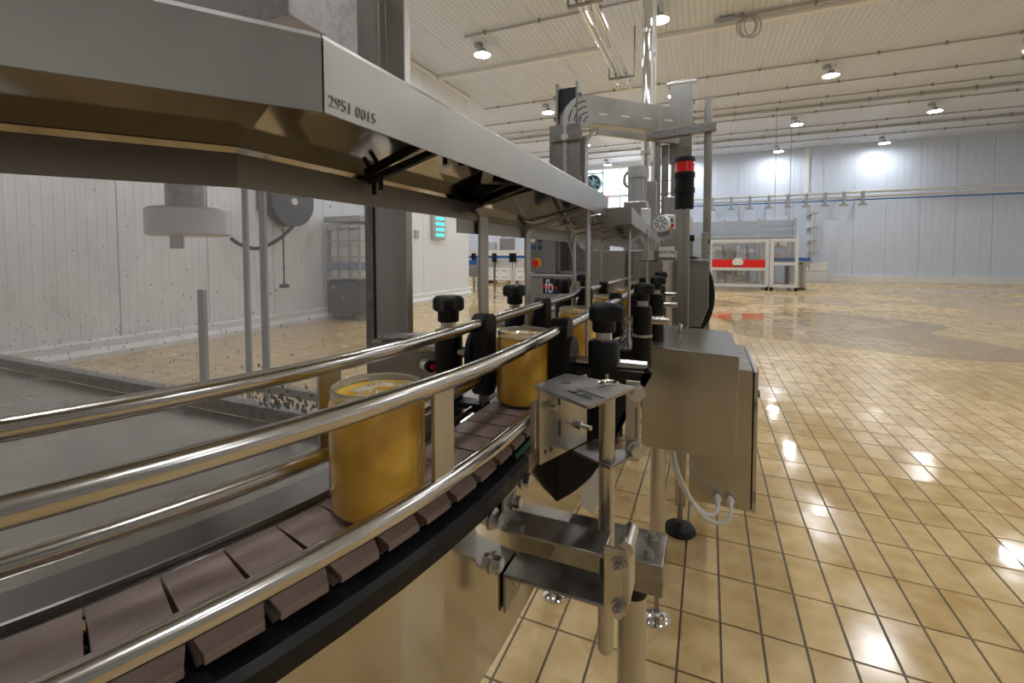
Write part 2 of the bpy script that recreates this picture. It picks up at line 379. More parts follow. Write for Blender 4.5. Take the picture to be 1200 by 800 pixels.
# back wall with a high glazed opening
WX0, WX1, WZ0, WZ1 = -6.2, -1.55, 3.35, 5.75
bw = tag(MB().box((FARL, BACKY+.03, 0), (WX0, BACKY+.25, CZ)).box((WX1, BACKY+.03, 0), (RX, BACKY+.25, CZ)).box((WX0, BACKY+.03, 0), (WX1, BACKY+.25, WZ0)).box((WX0, BACKY+.03, WZ1), (WX1, BACKY+.25, CZ)).build('wall_back', TRIM), 'pale blue white panel wall at the far end', None, None, 'structure')
x = FARL
while x < RX-.1:
    x1 = min(x+1.15, RX)
    if x1 <= WX0 or x >= WX1: MB().box((x+.006, BACKY, 0), (x1-.006, BACKY+.03, CZ)).build('panel', WALLY, bw)
    else:
        MB().box((x+.006, BACKY, 0), (x1-.006, BACKY+.03, WZ0)).build('panel', WALLY, bw)
    x = x1
wn = tag(MB().box((WX0, BACKY-.03, WZ0-.06), (WX1, BACKY+.1, WZ0)).box((WX0, BACKY-.03, WZ1), (WX1, BACKY+.1, WZ1+.06)).build('window_1', TRIM), 'high bright window in the far wall behind the tall lifts', None, None, 'structure')
nx = 5
for i in range(nx):
    for j, (a, b) in enumerate(((WZ0, 4.25), (4.35, 4.95), (4.95, WZ1))):
        xa = WX0+(WX1-WX0)*i/nx; xb = WX0+(WX1-WX0)*(i+1)/nx
        MB().box((xa+.02, BACKY+.06, a+.02), (xb-.02, BACKY+.075, b-.02)).build('pane', DAY, wn)
for i in range(nx+1):
    xa = WX0+(WX1-WX0)*i/nx; MB().box((xa-.03, BACKY+.0, WZ0), (xa+.03, BACKY+.06, WZ1)).build('mullion', GREY, wn)
for z, t in ((4.3, .06), (4.95, .025)): MB().box((WX0, BACKY-.005, z-t), (WX1, BACKY+.05, z+t)).build('transom', GREY, wn)
def fill_window(n, lab, P, d, z0, z1, mt, nv=4):  # out-of-view windows, added as fill light
    # P: two plan points along the wall, d: direction into the room
    a, b = Vector((*P[0], 0)), Vector((*P[1], 0)); d = Vector((*d, 0)); t = (b-a).normalized()
    M = Matrix((t, d, Vector((0, 0, 1)))).transposed().to_4x4(); M.translation = a; L = (b-a).length
    w2 = tag(MB().box((-.06, 0, z0-.06), (L+.06, .06, z0), M).box((-.06, 0, z1), (L+.06, .06, z1+.06), M).build('window_%d' % n, TRIM), lab, None, None, 'structure')
    for i in range(nv):
        MB().box((L*i/nv+.03, .01, z0), (L*(i+1)/nv-.03, .025, z1), M).build('pane', mt, w2); MB().box((L*i/nv-.03, 0, z0), (L*i/nv+.03, .05, z1), M).build('mullion', GREY, w2)
fill_window(2, 'wide added fill-light window in the right wall, nearer one', ((RX, 1.5), (RX, 6.0)), (-1, 0), 2.8, 5.6, FILLSIDE)
fill_window(3, 'wide added fill-light window in the right wall, farther one', ((RX, 7.0), (RX, 11.5)), (-1, 0), 2.8, 5.6, FILLSIDE)
fill_window(4, 'wide added fill-light window in the wall behind the camera', ((4.0, SOUTH), (10.0, SOUTH)), (0, 1), 2.2, 5.2, FILLBACK)
tag(MB().sweep([(LX, SOUTH), (LX, CORNY)], [(0, 0), (.12, 0), (.12, .06), (.05, .12), (.05, .2), (0, .22)]).build('baseboard_left', TRIM), 'white kerb along the foot of the left wall', None, None, 'structure')
tag(MB().sweep([(LX, SOUTH), (LX, CORNY)], [(0, CZ-.12), (.03, CZ-.12), (.06, CZ-.02), (0, CZ-.02)]).build('trim_1', TRIM), 'white trim where left wall meets ceiling', None, None, 'structure')
tag(MB().box((FARL, BACKY-.12, 0), (RX, BACKY, .28)).build('baseboard_back', TRIM), 'white kerb along the foot of the far wall', None, None, 'structure')
tag(MB().cbox((4.05, BACKY-.04, 5.0), (.14, .08, 2.05)).build('trim_2', TRIM), 'white vertical duct on the far wall', None, None, 'structure')

def puddle(cx, cy, rx, ry, seed, label):
    rg = random.Random(seed); ph = [rg.uniform(0, 6.28) for _ in range(6)]; am = [rg.uniform(.03, .16)/(k*.5+.5) for k in range(6)]; n = 72; P = []
    for i in range(n):
        a = 2*PI*i/n; q = 1+sum(am[k]*math.sin((k+2)*a+ph[k]) for k in range(6)); P.append((cx+rx*q*math.cos(a), cy+ry*q*math.sin(a)))
    return tag(MB().prism(P, .0004, .0012).build('puddle', WATER), label, 'puddle')
puddle(2.0, 9.1, 1.8, 2.1, 5, 'large puddle on the tiles in front of the packing machine, mirroring its red band')
puddle(.42, 2.75, .22, .30, 8, 'small wet patch on the tiles right of the control cabinet')
puddle(-.33, 2.05, .14, .25, 9, 'wet patch on the tiles under the gearbox cover')
puddle(-5.2, 12.6, 1.2, 1.6, 12, 'puddle on the tiles near the white wall corner')
# ------------------------------------------------------------------ ceiling lamps
def make_lamp(loc, label, group):
    r = empty('high_bay_lamp', loc, label, 'lamp', group)
    L = Vector(loc)
    MB().lathe([(.03, .17), (.075, .165), (.085, .11), (.16, .075), (.2, .05), (.2, .03), (.185, .028)], 28, L).build('housing', GREY, r)
    MB().lathe([(.0, .02), (.15, .021), (.183, .027)], 28, L).build('diffuser', LAMPGLOW, r, fix=False)
    MB().cyl(L+Vector((0, 0, .17)), L+Vector((0, 0, .27)), .008, 8).build('hook', DARKST, r)
    MB().cyl(L+Vector((-.1, 0, .22)), L+Vector((-.1, 0, .3)), .09, 14).build('junction_box', GREY, r)
    return r
LZ = CZ-.3
names_x = {-8.7: 'added over the far left bay', -12.6: 'added deep in the far left bay', -4.8: 'over the left aisle', -.95: 'over the middle aisle', 2.8: 'over the right aisle', 6.6: 'over the far right aisle'}  # left bay lamps are added to brighten the cartons there
rows = {.0: 1, 4.75: 2, 9.45: 3, 14.1: 4, 18.95: 5, 23.55: 6}
rown = ['', 'above the camera', 'nearest row', 'second row from the front', 'third row from the front', 'fourth row from the front', 'last row by the far wall']
lamp = None
for y, k in rows.items():
    for x, nm in names_x.items():
        if x < -8 and y < 14: continue
        lab = 'round ceiling lamp %s, %s' % (nm, rown[k])
        if lamp is None: lamp = make_lamp((x, y, LZ), lab, 'high bay ceiling lamps')
        else: place(lamp, (x, y, LZ), 0, lab)

# ------------------------------------------------------------------ ceiling conduits and beams
def conduit(y, x0, x1, r, label, clips=True, z=None, material=None):
    z = CZ-.02-r if z is None else z
    e = empty('ceiling_conduit', (x0, y, z), label, 'conduit', 'ceiling conduits')
    MB().cyl((x0, y, z), (x1, y, z), r, 8).build('pipe', material or PIPEGREY, e)
    if clips:
        first = None; x = x0+.5
        while x < x1:
            if first is None: first = MB().box((x-.02, y-r-.012, z-r-.01), (x+.02, y+r+.012, CZ)).build('clip', DARKST, e); fx = x
            else:
                c = first.copy(); col.objects.link(c); c.location = first.location+Vector((x-fx, 0, 0))
            x += 1.25
    return e
yl = [(8.97, -5.0), (13.6, LX), (15.4, FARL), (16.75, FARL), (17.5, FARL), (18.35, FARL), (20.35, FARL), (21.4, FARL), (22.8, FARL)]
ords = ['first', 'second', 'third', 'fourth', 'fifth', 'sixth', 'seventh', 'eighth', 'ninth', 'tenth']
for k, (y, x0) in enumerate(yl):
    conduit(y, x0, RX-.1, .022 if k not in (4, 7) else .045, 'thin grey conduit across the white ceiling, %s counted from the camera' % ords[k])
def cbeam(y, x0, x1, label):
    return tag(MB().box((x0, y-.07, CZ-.09), (x1, y+.07, CZ)).build('ceiling_rail', TRIM, bevel=.01), label, 'ceiling rail', 'pale ceiling rails')
cbeam(10.75, LX+.05, -2.05, 'pale flat rail on the ceiling left of the twin pipes')
cbeam(10.72, -1.3, RX-.2, 'pale flat rail on the ceiling by the coiled cable')
conduit(10.4, .05, RX-.2, .03, 'thick grey conduit on the ceiling running right from the coiled cable', True)
jb = tag(MB().box((.12, 10.32, CZ-.15), (.42, 10.5, CZ-.04)).build('junction_box', GREY, bevel=.01), 'small grey junction box on the ceiling above the cable coil', 'box')
cc = MB()
for k, (rr, tilt) in enumerate(((.2, .1), (.185, -.12), (.225, .25), (.2, .4))):
    c = Vector((.62+.04*k, 10.35, CZ-.30)); cc.tube(arcpts(c, rr, 0, 2*PI*(1-1/32), 31, (math.cos(tilt)*.85, math.sin(tilt), 0), (0, 0, 1)), .014, 6, closed=True)
tag(cc.build('cable_coil', PIPEGREY), 'coil of grey cable hanging from the ceiling at upper right', 'cable')

# twin pipes under the ceiling and their hangers
tp = empty('overhead_pipe', (-1.8, 8, 5.1), 'pair of shiny steel pipes hung below the ceiling, ending in elbows', 'pipe')
for x, y1 in ((-1.89, 10.25), (-1.67, 10.45)):
    MB().tube([(x, -4, 5.1), (x, y1, 5.1)] + arcpts((x, y1, 4.98), .12, PI/2, -PI/3, 8, (0, 1, 0), (0, 0, 1)), .05, 16).build('pipe', CHROME, tp)
MB().tube([(-1.55, -4, 5.04), (-1.78, 7.5, 5.04), (-1.78, 10.1, 5.04)], .028, 10).build('small_pipe', CHROME, tp)
for y in (-2.5, 2.2, 6.9, 10.05):
    h = MB().beam((-2.03, y, 5.02), (-1.5, y, 5.02), .05, .04).build('hanger', DARKST, tp)
    MB().beam((-1.5, y, 5.02), (-1.5, y, CZ), .03, .03).build('rod', DARKST, h)
    MB().beam((-2.03, y, 5.02), (-2.03, y, 5.3), .03, .03).build('bracket_post', DARKST, h)

# ------------------------------------------------------------------ the conveyor
XC, Y0, RC, ZB = -.238, .45, .89, 1.04
CCX = XC-RC
A_END = -math.radians(62)
def line(o=0.0, y_end=2.35, n=22, a0=A_END, y_start=None):
    pts = []
    for i in range(n+1):
        a = a0*(1-i/n); pts.append((CCX+(RC+o)*math.cos(a), Y0+(RC+o)*math.sin(a)))
    pts.append((XC+o, y_end)); return pts
base = line()
conv = empty('conveyor', (XC, 1.0, 0), 'curved stainless conveyor with brown plastic belt carrying jars of amber puree', 'conveyor')
MB().sweep(base, [(.049, .85), (.052, .85), (.052, 1.012), (.049, 1.012)]).build('side_panel', PANEL, conv)
MB().sweep(base, [(-.052, .85), (-.049, .85), (-.049, 1.02), (-.052, 1.02)]).build('side_panel', PANEL, conv)
MB().sweep(line(y_end=.47), [(.026, 1.018), (.046, 1.018), (.046, 1.006), (.0555, 1.006), (.0555, 1.019), (.051, 1.0235), (.026, 1.0235)]).build('wear_strip', BLACK, conv)
MB().sweep([(XC, .47), (XC, 2.3)], [(.046, 1.0), (.0545, 1.0), (.0545, 1.022), (.046, 1.022)]).build('edge_rail', DARKST, conv)
MB().sweep([(XC, .455), (XC, 2.3)], [(.0435, 1.0225), (.047, 1.0225), (.047, 1.0275), (.0435, 1.0275)]).build('guide_strip', GREEN, conv)
MB().sweep(base, [(-.04, 1.0), (.04, 1.0), (.04, 1.018), (-.04, 1.018)]).build('belt_bed', BLACK, conv)
# belt links
lp = [(-.042, 1.04), (-.0415, 1.0405), (.0305, 1.0405), (.032, 1.0395), (.0405, 1.0345), (.0415, 1.033), (.0415, 1.029), (.036, 1.0285), (.034, 1.0245), (-.042, 1.0245)]
lm = MB(); hl = .0176
def linkmesh():
    mb = MB(); n = len(lp)
    a = [(o, -hl, z-ZB) for o, z in lp]; b = [(o, hl, z-ZB) for o, z in lp]
    # the outer corners are rounded back
    for R, sgn in ((a, -1), (b, 1)):
        for k in (4, 5, 6, 7): R[k] = (R[k][0], sgn*(hl-.0022), R[k][2])
    mb.add(a+b, [tuple(range(n))[::-1], tuple(range(n, 2*n))] + [(i, (i+1) % n, n+(i+1) % n, n+i) for i in range(n)])
    return mb
def mod(mb, M):
    mb.v = [M @ p for p in mb.v]; return mb
pitch = .0381; link0 = None; s = -1.0
while s < 2.35-Y0:
    if s < 0: a = s/RC; p = Vector((CCX+RC*math.cos(a), Y0+RC*math.sin(a), ZB)); rz = a
    else: p = Vector((XC, Y0+s, ZB)); rz = 0
    if link0 is None:
        mb = linkmesh(); mb.v = [q+wl(conv) for q in mb.v]; link0 = mb.build('link', BELT, conv, bevel=.0012); l = link0
    else: l = link0.copy(); col.objects.link(l)
    l.location = p-wl(conv); l.rotation_euler = (0, 0, rz); s += pitch
# bolts on the near side panel
def at_off(o, y):  # point on the offset line at a given Y and the outward normal
    if y >= Y0: return Vector((XC+o, y, 0)), Vector((1, 0, 0))
    a = math.asin((y-Y0)/(RC+o)); return Vector((CCX+(RC+o)*math.cos(a), y, 0)), Vector((math.cos(a), math.sin(a), 0))
for y, z in ((.46, 1.0), (.388, .994), (.388, .95)):
    p, nn = at_off(.052, y); p.z = z; hexbolt(MB(), p, nn, .0075, .007).build('bolt', BOLT, conv)
# frame: cross members, legs and feet
for y in (.727, 1.58):
    c = MB().sweep([(-.56, y), (-.055 if y < 1 else -.176, y)], [(-.043, .742), (-.043, .79), (.043, .79), (.043, .742), (.04, .742), (.04, .787), (-.04, .787), (-.04, .742)]).build('cross_member', DARKST, conv, bevel=.002)
    if y < 1:
        for by in (.75, .705): hexbolt(MB(), (-.078, by, .79), (0, 0, 1), .007, .006).build('bolt', BOLT, c)
def leg(x, y, r, top=.742, foot=True, collar=False):
    g = MB().cyl((x, y, .12), (x, y, top-.03), r, 24).build('leg', STEEL, conv)
    MB().cyl((x, y, top-.032), (x, y, top), r*1.06, 24).build('collar', BLACK, g)
    MB().cyl((x, y, .012), (x, y, .125), .008, 10).build('spindle', DARKST, g)
    MB().lathe([(.0, .0), (.045, .0), (.046, .006), (.036, .015), (.016, .022), (.012, .03), (0, .03)], 24, (x, y, 0)).build('foot', CHROME, g)
leg(-.105, .727, .0225); leg(-.146, 1.58, .025, .686); leg(-.5, 1.55, .025); leg(-.5, .727, .0225)
# drip deflector under the belt
dp_ = [atY(px, py, .92) for px, py in ((672, 583), (695, 604), (716, 556), (714, 535), (690, 540))]
MB().prism([(q.x, q.z) for q in dp_], .92, .935, Matrix(((1, 0, 0, 0), (0, 0, 1, 0), (0, 1, 0, 0), (0, 0, 0, 1)))).build('drip_deflector', TRIM, conv, bevel=.002)
# gutter sheet along the inner side of the curve
MB().sweep(line(y_end=.75), [(-.05, 1.028), (-.05, 1.03), (-.063, 1.031), (-.064, 1.034), (-.066, 1.034), (-.112, 1.031), (-.113, 1.028), (-.066, 1.031), (-.063, 1.028)]).build('gutter_sheet', GUTTER, conv)
MB().sweep(line(y_end=.75), [(-.0635, 1.0335), (-.0665, 1.0335), (-.0665, 1.036), (-.0635, 1.036)]).build('gutter_lip', CHROME, conv)
# black rubber guard hanging square to the panel
gx = XC+.0525
gpoly = [(gx, 1.1), (gx, atY(650, 587, .585).z)] + [(q.x, q.z) for q in (atY(px, py, .585) for px, py in ((660, 583.5), (668, 579), (676, 573.5), (684, 567), (692, 559), (702, 546), (712, 531), (724, 510), (740, 478), (753, 448), (758, 430)))] + [(-.062, 1.1)]
M = Matrix(((1, 0, 0, 0), (0, 0, 1, .585), (0, 1, 0, 0), (0, 0, 0, 1)))
MB().prism(gpoly, 0, .004, M).build('rubber_guard', RUBBER, conv)

# ------------------------------------------------------------------ guide rails
def rail(mb, o, z, r, s0, s1):
    """tube along the belt from arc length s0 to s1 (0 where the curve begins, negative in the curve)"""
    pts = []; n = max(2, int((s1-s0)/.03))
    for i in range(n+1):
        q = s0+(s1-s0)*i/n
        if q < 0: a = q/RC; pts.append((CCX+(RC+o)*math.cos(a), Y0+(RC+o)*math.sin(a), z))
        else: pts.append((XC+o, Y0+q, z))
    return mb.tube(pts, r, 18)
rr = empty('guide_rail', (XC+.053, .5, 1.0), 'twin tube guide rail on the right of the belt, nearest the camera', 'guide rail')
lr = empty('guide_rail', (XC-.053, .5, 1.0), 'twin tube guide rail on the far left side of the belt', 'guide rail')
for root, o, zz in ((rr, .053, (1.147, 1.064)), (lr, -.053, (1.153, 1.076))):
    for z in zz:
        rail(MB(), o, z, .0075, -.98, .0 if o > 0 else -.07).build('tube', TUBE, root)
        rail(MB(), o, z, .0064, -.005 if o > 0 else -.075, .3).build('tube_sleeve', TUBE, root)
        rail(MB(), o, z, .0072, .04 if o > 0 else .035, 1.5).build('tube', TUBE, root)
def bar(root, o, a, z0, z1, w):
    c = Vector((CCX+(RC+o)*math.cos(a), Y0+(RC+o)*math.sin(a), 0)); t = Vector((-math.sin(a), math.cos(a), 0)); nn = Vector((math.cos(a), math.sin(a), 0))
    M = Matrix((t, nn, Vector((0, 0, 1)))).transposed().to_4x4(); M.translation = c
    MB().box((-w/2, -.002, z0), (w/2, .002, z1), M).build('connecting_bar', STEEL, root, bevel=.0006)
bar(rr, .053, math.asin((.311-Y0)/(RC+.053)), 1.064, 1.147, .024)
bar(lr, -.053, math.asin((.30-Y0)/(RC-.053)), 1.076, 1.153, .022)
bar(rr, .053, -.55, 1.064, 1.147, .024); bar(lr, -.053, -.5, 1.076, 1.153, .022)

# ------------------------------------------------------------------ rail holders with knobs
def make_holder():
    r = empty('rail_holder', (0, 0, 0), 'x', 'clamp', 'rail holders along the conveyor')
    MB().lathe([(.0, -.030), (.0195, -.030), (.0205, -.027), (.0205, .027), (.019, .031), (.0, .031)], 24, sharp=()).build('clamp_body', BLACK, r)
    MB().lathe([(.0, -.036), (.022, -.036), (.022, -.0305), (.0, -.0305)], 24, sharp=(0, 1, 2)).build('washer', BOLT, r)
    mb = MB().lathe([(.0, -.105), (.02, -.105), (.021, -.10), (.021, -.0365), (0, -.0365)], 24)
    mb.box((-.062, -.013, -.1), (-.01, .013, -.07)); mb.build('post_clamp', BLACK, r, bevel=.0015)
    mb = MB().tube([(0, 0, .0312), (0, 0, .043)], .0112, 6); mb.sm = [False]*len(mb.sm); mb.build('hex_nut', BOLT, r)
    k = MB().lathe([(.0, .043), (.0145, .043), (.0155, .0455), (.0155, .062), (0, .062)], 24)
    n = 48; vs = []; fs = []
    prof = [(.86, .058), (.98, .0605), (1, .064), (1, .073), (.95, .077), (.75, .0805), (.35, .082)]
    for q, z in prof:
        for i in range(n):
            a = 2*PI*i/n; rad = (.0195+.0055*math.cos(3*a)+.0008*math.cos(6*a))*q; vs.append((rad*math.cos(a), rad*math.sin(a), z))
    for j in range(len(prof)-1):
        for i in range(n): fs.append((j*n+i, j*n+(i+1) % n, (j+1)*n+(i+1) % n, (j+1)*n+i))
    fs += [tuple(range(n))[::-1], tuple(range((len(prof)-1)*n, len(prof)*n))]
    k.add(vs, fs, True); k.build('knob', BLACK, r)
    MB().cyl((-.048, 0, 0), (.056, 0, 0), .0078, 18).build('rod', TUBE, r)
    # grip that closes over both rail tubes
    g = MB()
    def rrect(h0, h1, w, rad, nn=6):
        P = []
        for cx, cy, a0 in ((w-rad, h1-rad, 0), (-w+rad, h1-rad, PI/2), (-w+rad, h0+rad, PI), (w-rad, h0+rad, 3*PI/2)):
            P += [(cx+rad*math.cos(a0+PI/2*i/nn), cy+rad*math.sin(a0+PI/2*i/nn)) for i in range(nn+1)]
        return P
    M = Matrix(((0, 0, 1, 0), (1, 0, 0, 0), (0, 1, 0, 0), (0, 0, 0, 1)))
    g.prism(rrect(-.058, .058, .017, .014), -.071, -.046, M)
    g.prism([(.027*math.cos(2*PI*i/32), -.002+.036*math.sin(2*PI*i/32)) for i in range(32)], -.0475, -.04, M)
    g.build('rail_grip', BLACK, r, bevel=.002)
    return r
hold = make_holder()
hr = [(-.126, .60, 'rail holder with black lobed knob above the bracket plate, largest and nearest on right'),
      (-.132, 1.03, 'right side rail holder second from camera, black knob beside the beige gearbox cover'),
      (-.135, 1.36, 'right side rail holder third from camera, its rod over the beige gearbox cover'),
      (-.16, 1.72, 'right side rail holder farthest from camera, small in front of the steel cabinet')]
hl_ = [(-.35, .575, 'left side rail holder nearest camera, black knob beside the red sensor lens'),
       (-.352, .83, 'left side rail holder second from camera, knob seen against the tiled floor'),
       (-.334, 1.10, 'left side rail holder third from camera, knob in front of the navy sign'),
       (-.345, 1.36, 'left side rail holder fourth from camera, knob right of the navy sign')]
for k, (x, y, lab) in enumerate(hr):
    o = hold if k == 0 else place(hold, (0, 0, 0))
    o.location = (x, y, 1.104); o['label'] = lab; o.rotation_euler = (0, 0, 0)
for x, y, lab in hl_:
    o = place(hold, (x, y, 1.108), PI, lab)

# ------------------------------------------------------------------ jars
def make_jar():
    r = empty('jar', (0, 0, 0), 'x', 'jar', 'open jars of amber puree on the belt')
    out = [(.0, .0015), (.034, .0), (.0375, .002), (.039, .006), (.039, .088), (.0378, .0925), (.0362, .0945)]
    inn = [(.0345, .0945), (.036, .0915), (.0378, .087)]
    MB().lathe(out+inn, 40).build('glass', GLASS, r)
    MB().lathe([(.0345, .0945), (.0362, .0945), (.0372, .0965), (.0375, .099), (.0368, .1015), (.0355, .1022), (.0345, .101), (.0342, .098), (.0345, .0945)], 40).build('rim', GLASSRIM, r)
    MB().lathe([(.0, .0025), (.0335, .0025), (.0368, .0045), (.0383, .008), (.0383, .0895), (.0358, .0930), (.0340, .0955)], 40).build('filling', AMBER, r)
    mb = MB(); n = 40; vs = [(0, 0, .0965)]; fs = []
    for j in range(1, 9):
        for i in range(n):
            a = 2*PI*i/n; q = .0340*j/8
            vs.append((q*math.cos(a), q*math.sin(a), .0955+(.0014*math.sin(5*a+j*1.3)*math.sin(j*2.1)+.0014*math.cos(j*.9+a)) if j < 8 else .0955))
    for i in range(n): fs.append((0, 1+i, 1+(i+1) % n))
    for j in range(7):
        for i in range(n): fs.append((1+j*n+i, 1+(j+1)*n+i, 1+(j+1)*n+(i+1) % n, 1+j*n+(i+1) % n))
    mb.add(vs, fs, True).build('foam', FOAM, r)
    return r
jar = make_jar()
jl = ['open glass jar of amber puree nearest the camera, behind the front rail', 'second open jar of amber puree, beside the left black rail grip',
      'third open jar of amber puree, partly behind the steel hood post', 'fourth open jar of amber puree, just right of the hood post',
      'fifth open jar of amber puree, farther down the belt', 'farthest open jar of amber puree at the belt end']
for k, y in enumerate((.300, .594, .885, 1.175, 1.47, 1.8)):
    p, _ = at_off(0, y); loc = (p.x-.006 if k == 0 else p.x, y, ZB+.0006)
    if k == 0: p0, n0 = at_off(.0, .30); loc = (-.2515, .300, ZB+.0006)
    o = jar if k == 0 else place(jar, loc)
    o.location = loc; o['label'] = jl[k]

# ------------------------------------------------------------------ right sensor bracket on its post
br = empty('mounting_bracket', (-.09, .446, .85), 'stainless bracket with bolted arms and an open plate box on an upright rod', 'bracket')
tpz = 1.123
def hole_plate(poly, z0, z1): return MB().prism(poly, z0, z1)
tpl = MB().prism([(-.153, .409), (-.139, .461), (-.136, .464), (-.064, .4435), (-.0625, .440), (-.0885, .372), (-.092, .370)], tpz-.003, tpz).build('top_plate', DARKST, br, bevel=.0006)
MB().lathe([(.0072, 0), (.0104, 0), (.0104, .0012), (.0085, .002), (.0072, .0012)], 24, (-.088, .4435, tpz)).build('ring', CHROME, tpl)
MB().cyl((-.088, .4435, tpz+.0001), (-.088, .4435, tpz+.0006), .0074, 20).build('ring_bore', INK, tpl)
MB().cyl((-.1275, .430, tpz+.0001), (-.1275, .430, tpz+.0004), .0055, 20).build('hole', INK, tpl)
cut = MB()
def slot(x, y, L, W, a):
    M = Matrix.Translation((x, y, tpz+.0002)) @ Matrix.Rotation(a, 4, 'Z'); cut.box((-L/2, -W/2, 0), (L/2, W/2, .0003), M)
slot(-.097, .404, .034, .0022, -.55); slot(-.105, .396, .03, .0022, -.55); slot(-.108, .405, .012, .0022, .9); slot(-.0985, .3975, .011, .0055, -.55); slot(-.091, .430, .012, .0015, 1.0); slot(-.112, .401, .007, .003, -.4)
cut.build('engraved_mark', INK, tpl)
A0, A1 = Vector((-.146, .405, 0)), Vector((-.118, .478, 0)); dA = (A1-A0).normalized(); nA = Vector((dA.y, -dA.x, 0))
MA = Matrix((dA, Vector((0, 0, 1)), nA)).transposed().to_4x4(); MA.translation = A0
side = MB().prism([(0, 1.047), (.078, 1.047), (.078, 1.12), (0, 1.12)], -.003, 0, MA).build('side_plate', STEEL, br, bevel=.0005)
MB().prism([(-.004, 1.062), (.04, 1.062), (.04, 1.108), (-.004, 1.108)], -.009, -.003, MA).build('backing_plate', STEEL, br, bevel=.0005)
sl = MB()
for x, z, w_, h_ in ((.03, 1.075, .004, .017), (.03, 1.104, .003, .011), (.008, 1.058, .0035, .0045), (.0165, 1.0575, .0035, .0045)): sl.prism([(x-w_/2, z-h_/2), (x+w_/2, z-h_/2), (x+w_/2, z+h_/2), (x-w_/2, z+h_/2)], .0002, .0004, MA)
sl.build('slot', INK, side)
p = MA @ Vector((.011, 1.102, 0)); mb = MB(); mb.tube([p, p+nA*.003], .004, 6); mb.cyl(p+nA*.003, p+nA*.011, .0022, 10); mb.build('stud', BOLT, side)
p = MA @ Vector((.062, 1.07, 0)); mb = MB(); mb.tube([p, p+nA*.005], .0045, 6); mb.cyl(p+nA*.005, p+nA*.016, .0026, 10); mb.build('stud', BOLT, side)
MB().prism([(-.127, .453), (-.084, .430), (-.066, .468), (-.111, .492)], 1.043, 1.046).build('bottom_plate', DARKST, br, bevel=.0005)
fg = MB().box((-.0765, .474, 1.036), (-.0625, .478, 1.119)).build('flange', STEEL, br, bevel=.0005)
MB().box((-.0665, .4735, 1.06), (-.0655, .4742, 1.092)).build('slot', INK, fg)
for z in (1.108, 1.049): hexbolt(MB(), (-.066, .474, z), (.35, -.9, 0), .0068, .007).build('bolt', BOLT, fg)
MB().box((-.1, .486, 1.05), (-.0975, .489, 1.12)).build('rear_strip', STEEL, br)
MB().tube([(-.09, .446, .849), (-.09, .446, .852), (-.09, .446, 1.1225)], [.0068, .008, .008], 20).build('post', STEEL, br)
for z, up in ((.978, 1), (.928, -1)):
    yA, yB = (.400, .437) if up > 0 else (.404, .445)
    arm = MB().box((-.183, yA, z-.003), (-.083, yB, z)).build('arm', DARKST, br, bevel=.0008)
    xx = -.1855
    MB().box((-.1855, yA+.001, z-.003 if up > 0 else z-.04), (-.1825, yB-.001, z+.028 if up > 0 else z)).build('arm_flange', DARKST, arm, bevel=.0008)
    hexbolt(MB(), (-.1825, yB-.012, z+.016 if up > 0 else z-.02), (1, 0, 0), .006, .006).build('bolt', BOLT, arm)
# split block that clamps the post between the arms
ca_, cb_, cc_ = atY(708, 675, .397), atY(731, 675, .397), atY(738, 675, .397); zt_, zb_ = atY(720, 641, .397).z, atY(720, 709, .397).z
MB().box((ca_.x, .395, zb_), (cb_.x, .3985, zt_)).build('clamp_plate', STEEL, br, bevel=.0008)
MB().box((cb_.x-.001, .3965, zb_+.002), (cc_.x, .43, zt_)).build('clamp_block', STEEL, br, bevel=.0015)
MB().tube([((cb_.x+cc_.x)/2-.001, .3975, zt_), ((cb_.x+cc_.x)/2-.001, .43, zt_)], .0066, 18).build('clamp_lug', STEEL, br)
for py in (662, 712):
    q = atY(725, py, .395); hexbolt(MB(), q, (.1, -1, .05), .0052, .005).build('bolt', BOLT, br); MB().cyl(q+Vector((0, -.006, 0)), q+Vector((.001, -.0105, .0005)), .003, 12).build('stud', BOLT, br)

# ------------------------------------------------------------------ left sensor bracket
lb = empty('sensor_box', (-.42, .58, 1.02), 'stainless sensor box with small red lens on the far side of the belt', 'sensor')
L0, L1 = Vector((-.476, .552, 0)), Vector((-.362, .602, 0)); dl = (L1-L0).normalized(); nl = Vector((dl.y, -dl.x, 0))
ML = Matrix((dl, -nl, Vector((0, 0, 1)))).transposed().to_4x4(); ML.translation = L0
MB().box((0, 0, 1.02), (.118, .003, 1.112), ML).build('front_plate', STEEL, lb, bevel=.0006)
MB().box((0, 0, 1.112), (.118, .05, 1.115), ML).build('top_plate', STEEL, lb, bevel=.0006)
tpn = MB().box((.012, -.004, 1.119), (.085, .044, 1.122), ML).build('cover_plate', DARKST, lb, bevel=.0006)
MB().box((0, 0, 1.02), (.003, .05, 1.112), ML).build('side_plate', STEEL, lb)
for x, y in ((.018, .006), (.06, .01)): MB().cyl(ML @ Vector((x, y, 1.115)), ML @ Vector((x, y, 1.1245)), .006, 14).build('screw', BOLT, lb)
p = ML @ Vector((.084, 0, 1.082)); d = (nl*.8+dl*.6).normalized()
mb = MB().tube([p, p+nl*.006], .0125, 6); mb.sm = [False]*len(mb.sm); sn = mb.build('sensor_nut', DARKST, lb)
MB().tube([p+nl*.004, p+nl*.004+d*.016], .0098, 20).build('sensor_body', WHITEPL, lb)
q = p+nl*.004+d*.016; MB().tube([q, q+d*.007], .0085, 18).build('sensor_tip', BLACK, lb); q = q+d*.0055
MB().tube([q+dl*.003, q+dl*.003+d*.0025], .0045, 16).build('lens', PINKLED, lb)
ct = MB(); c0 = Vector((-.33, .52, .99)); ct.tube([(-.375, .6, 1.0), (-.35, .56, 1.03), (-.328, .55, 1.005), (-.322, .60, .95), (-.325, .7, .93)], .014, 12)
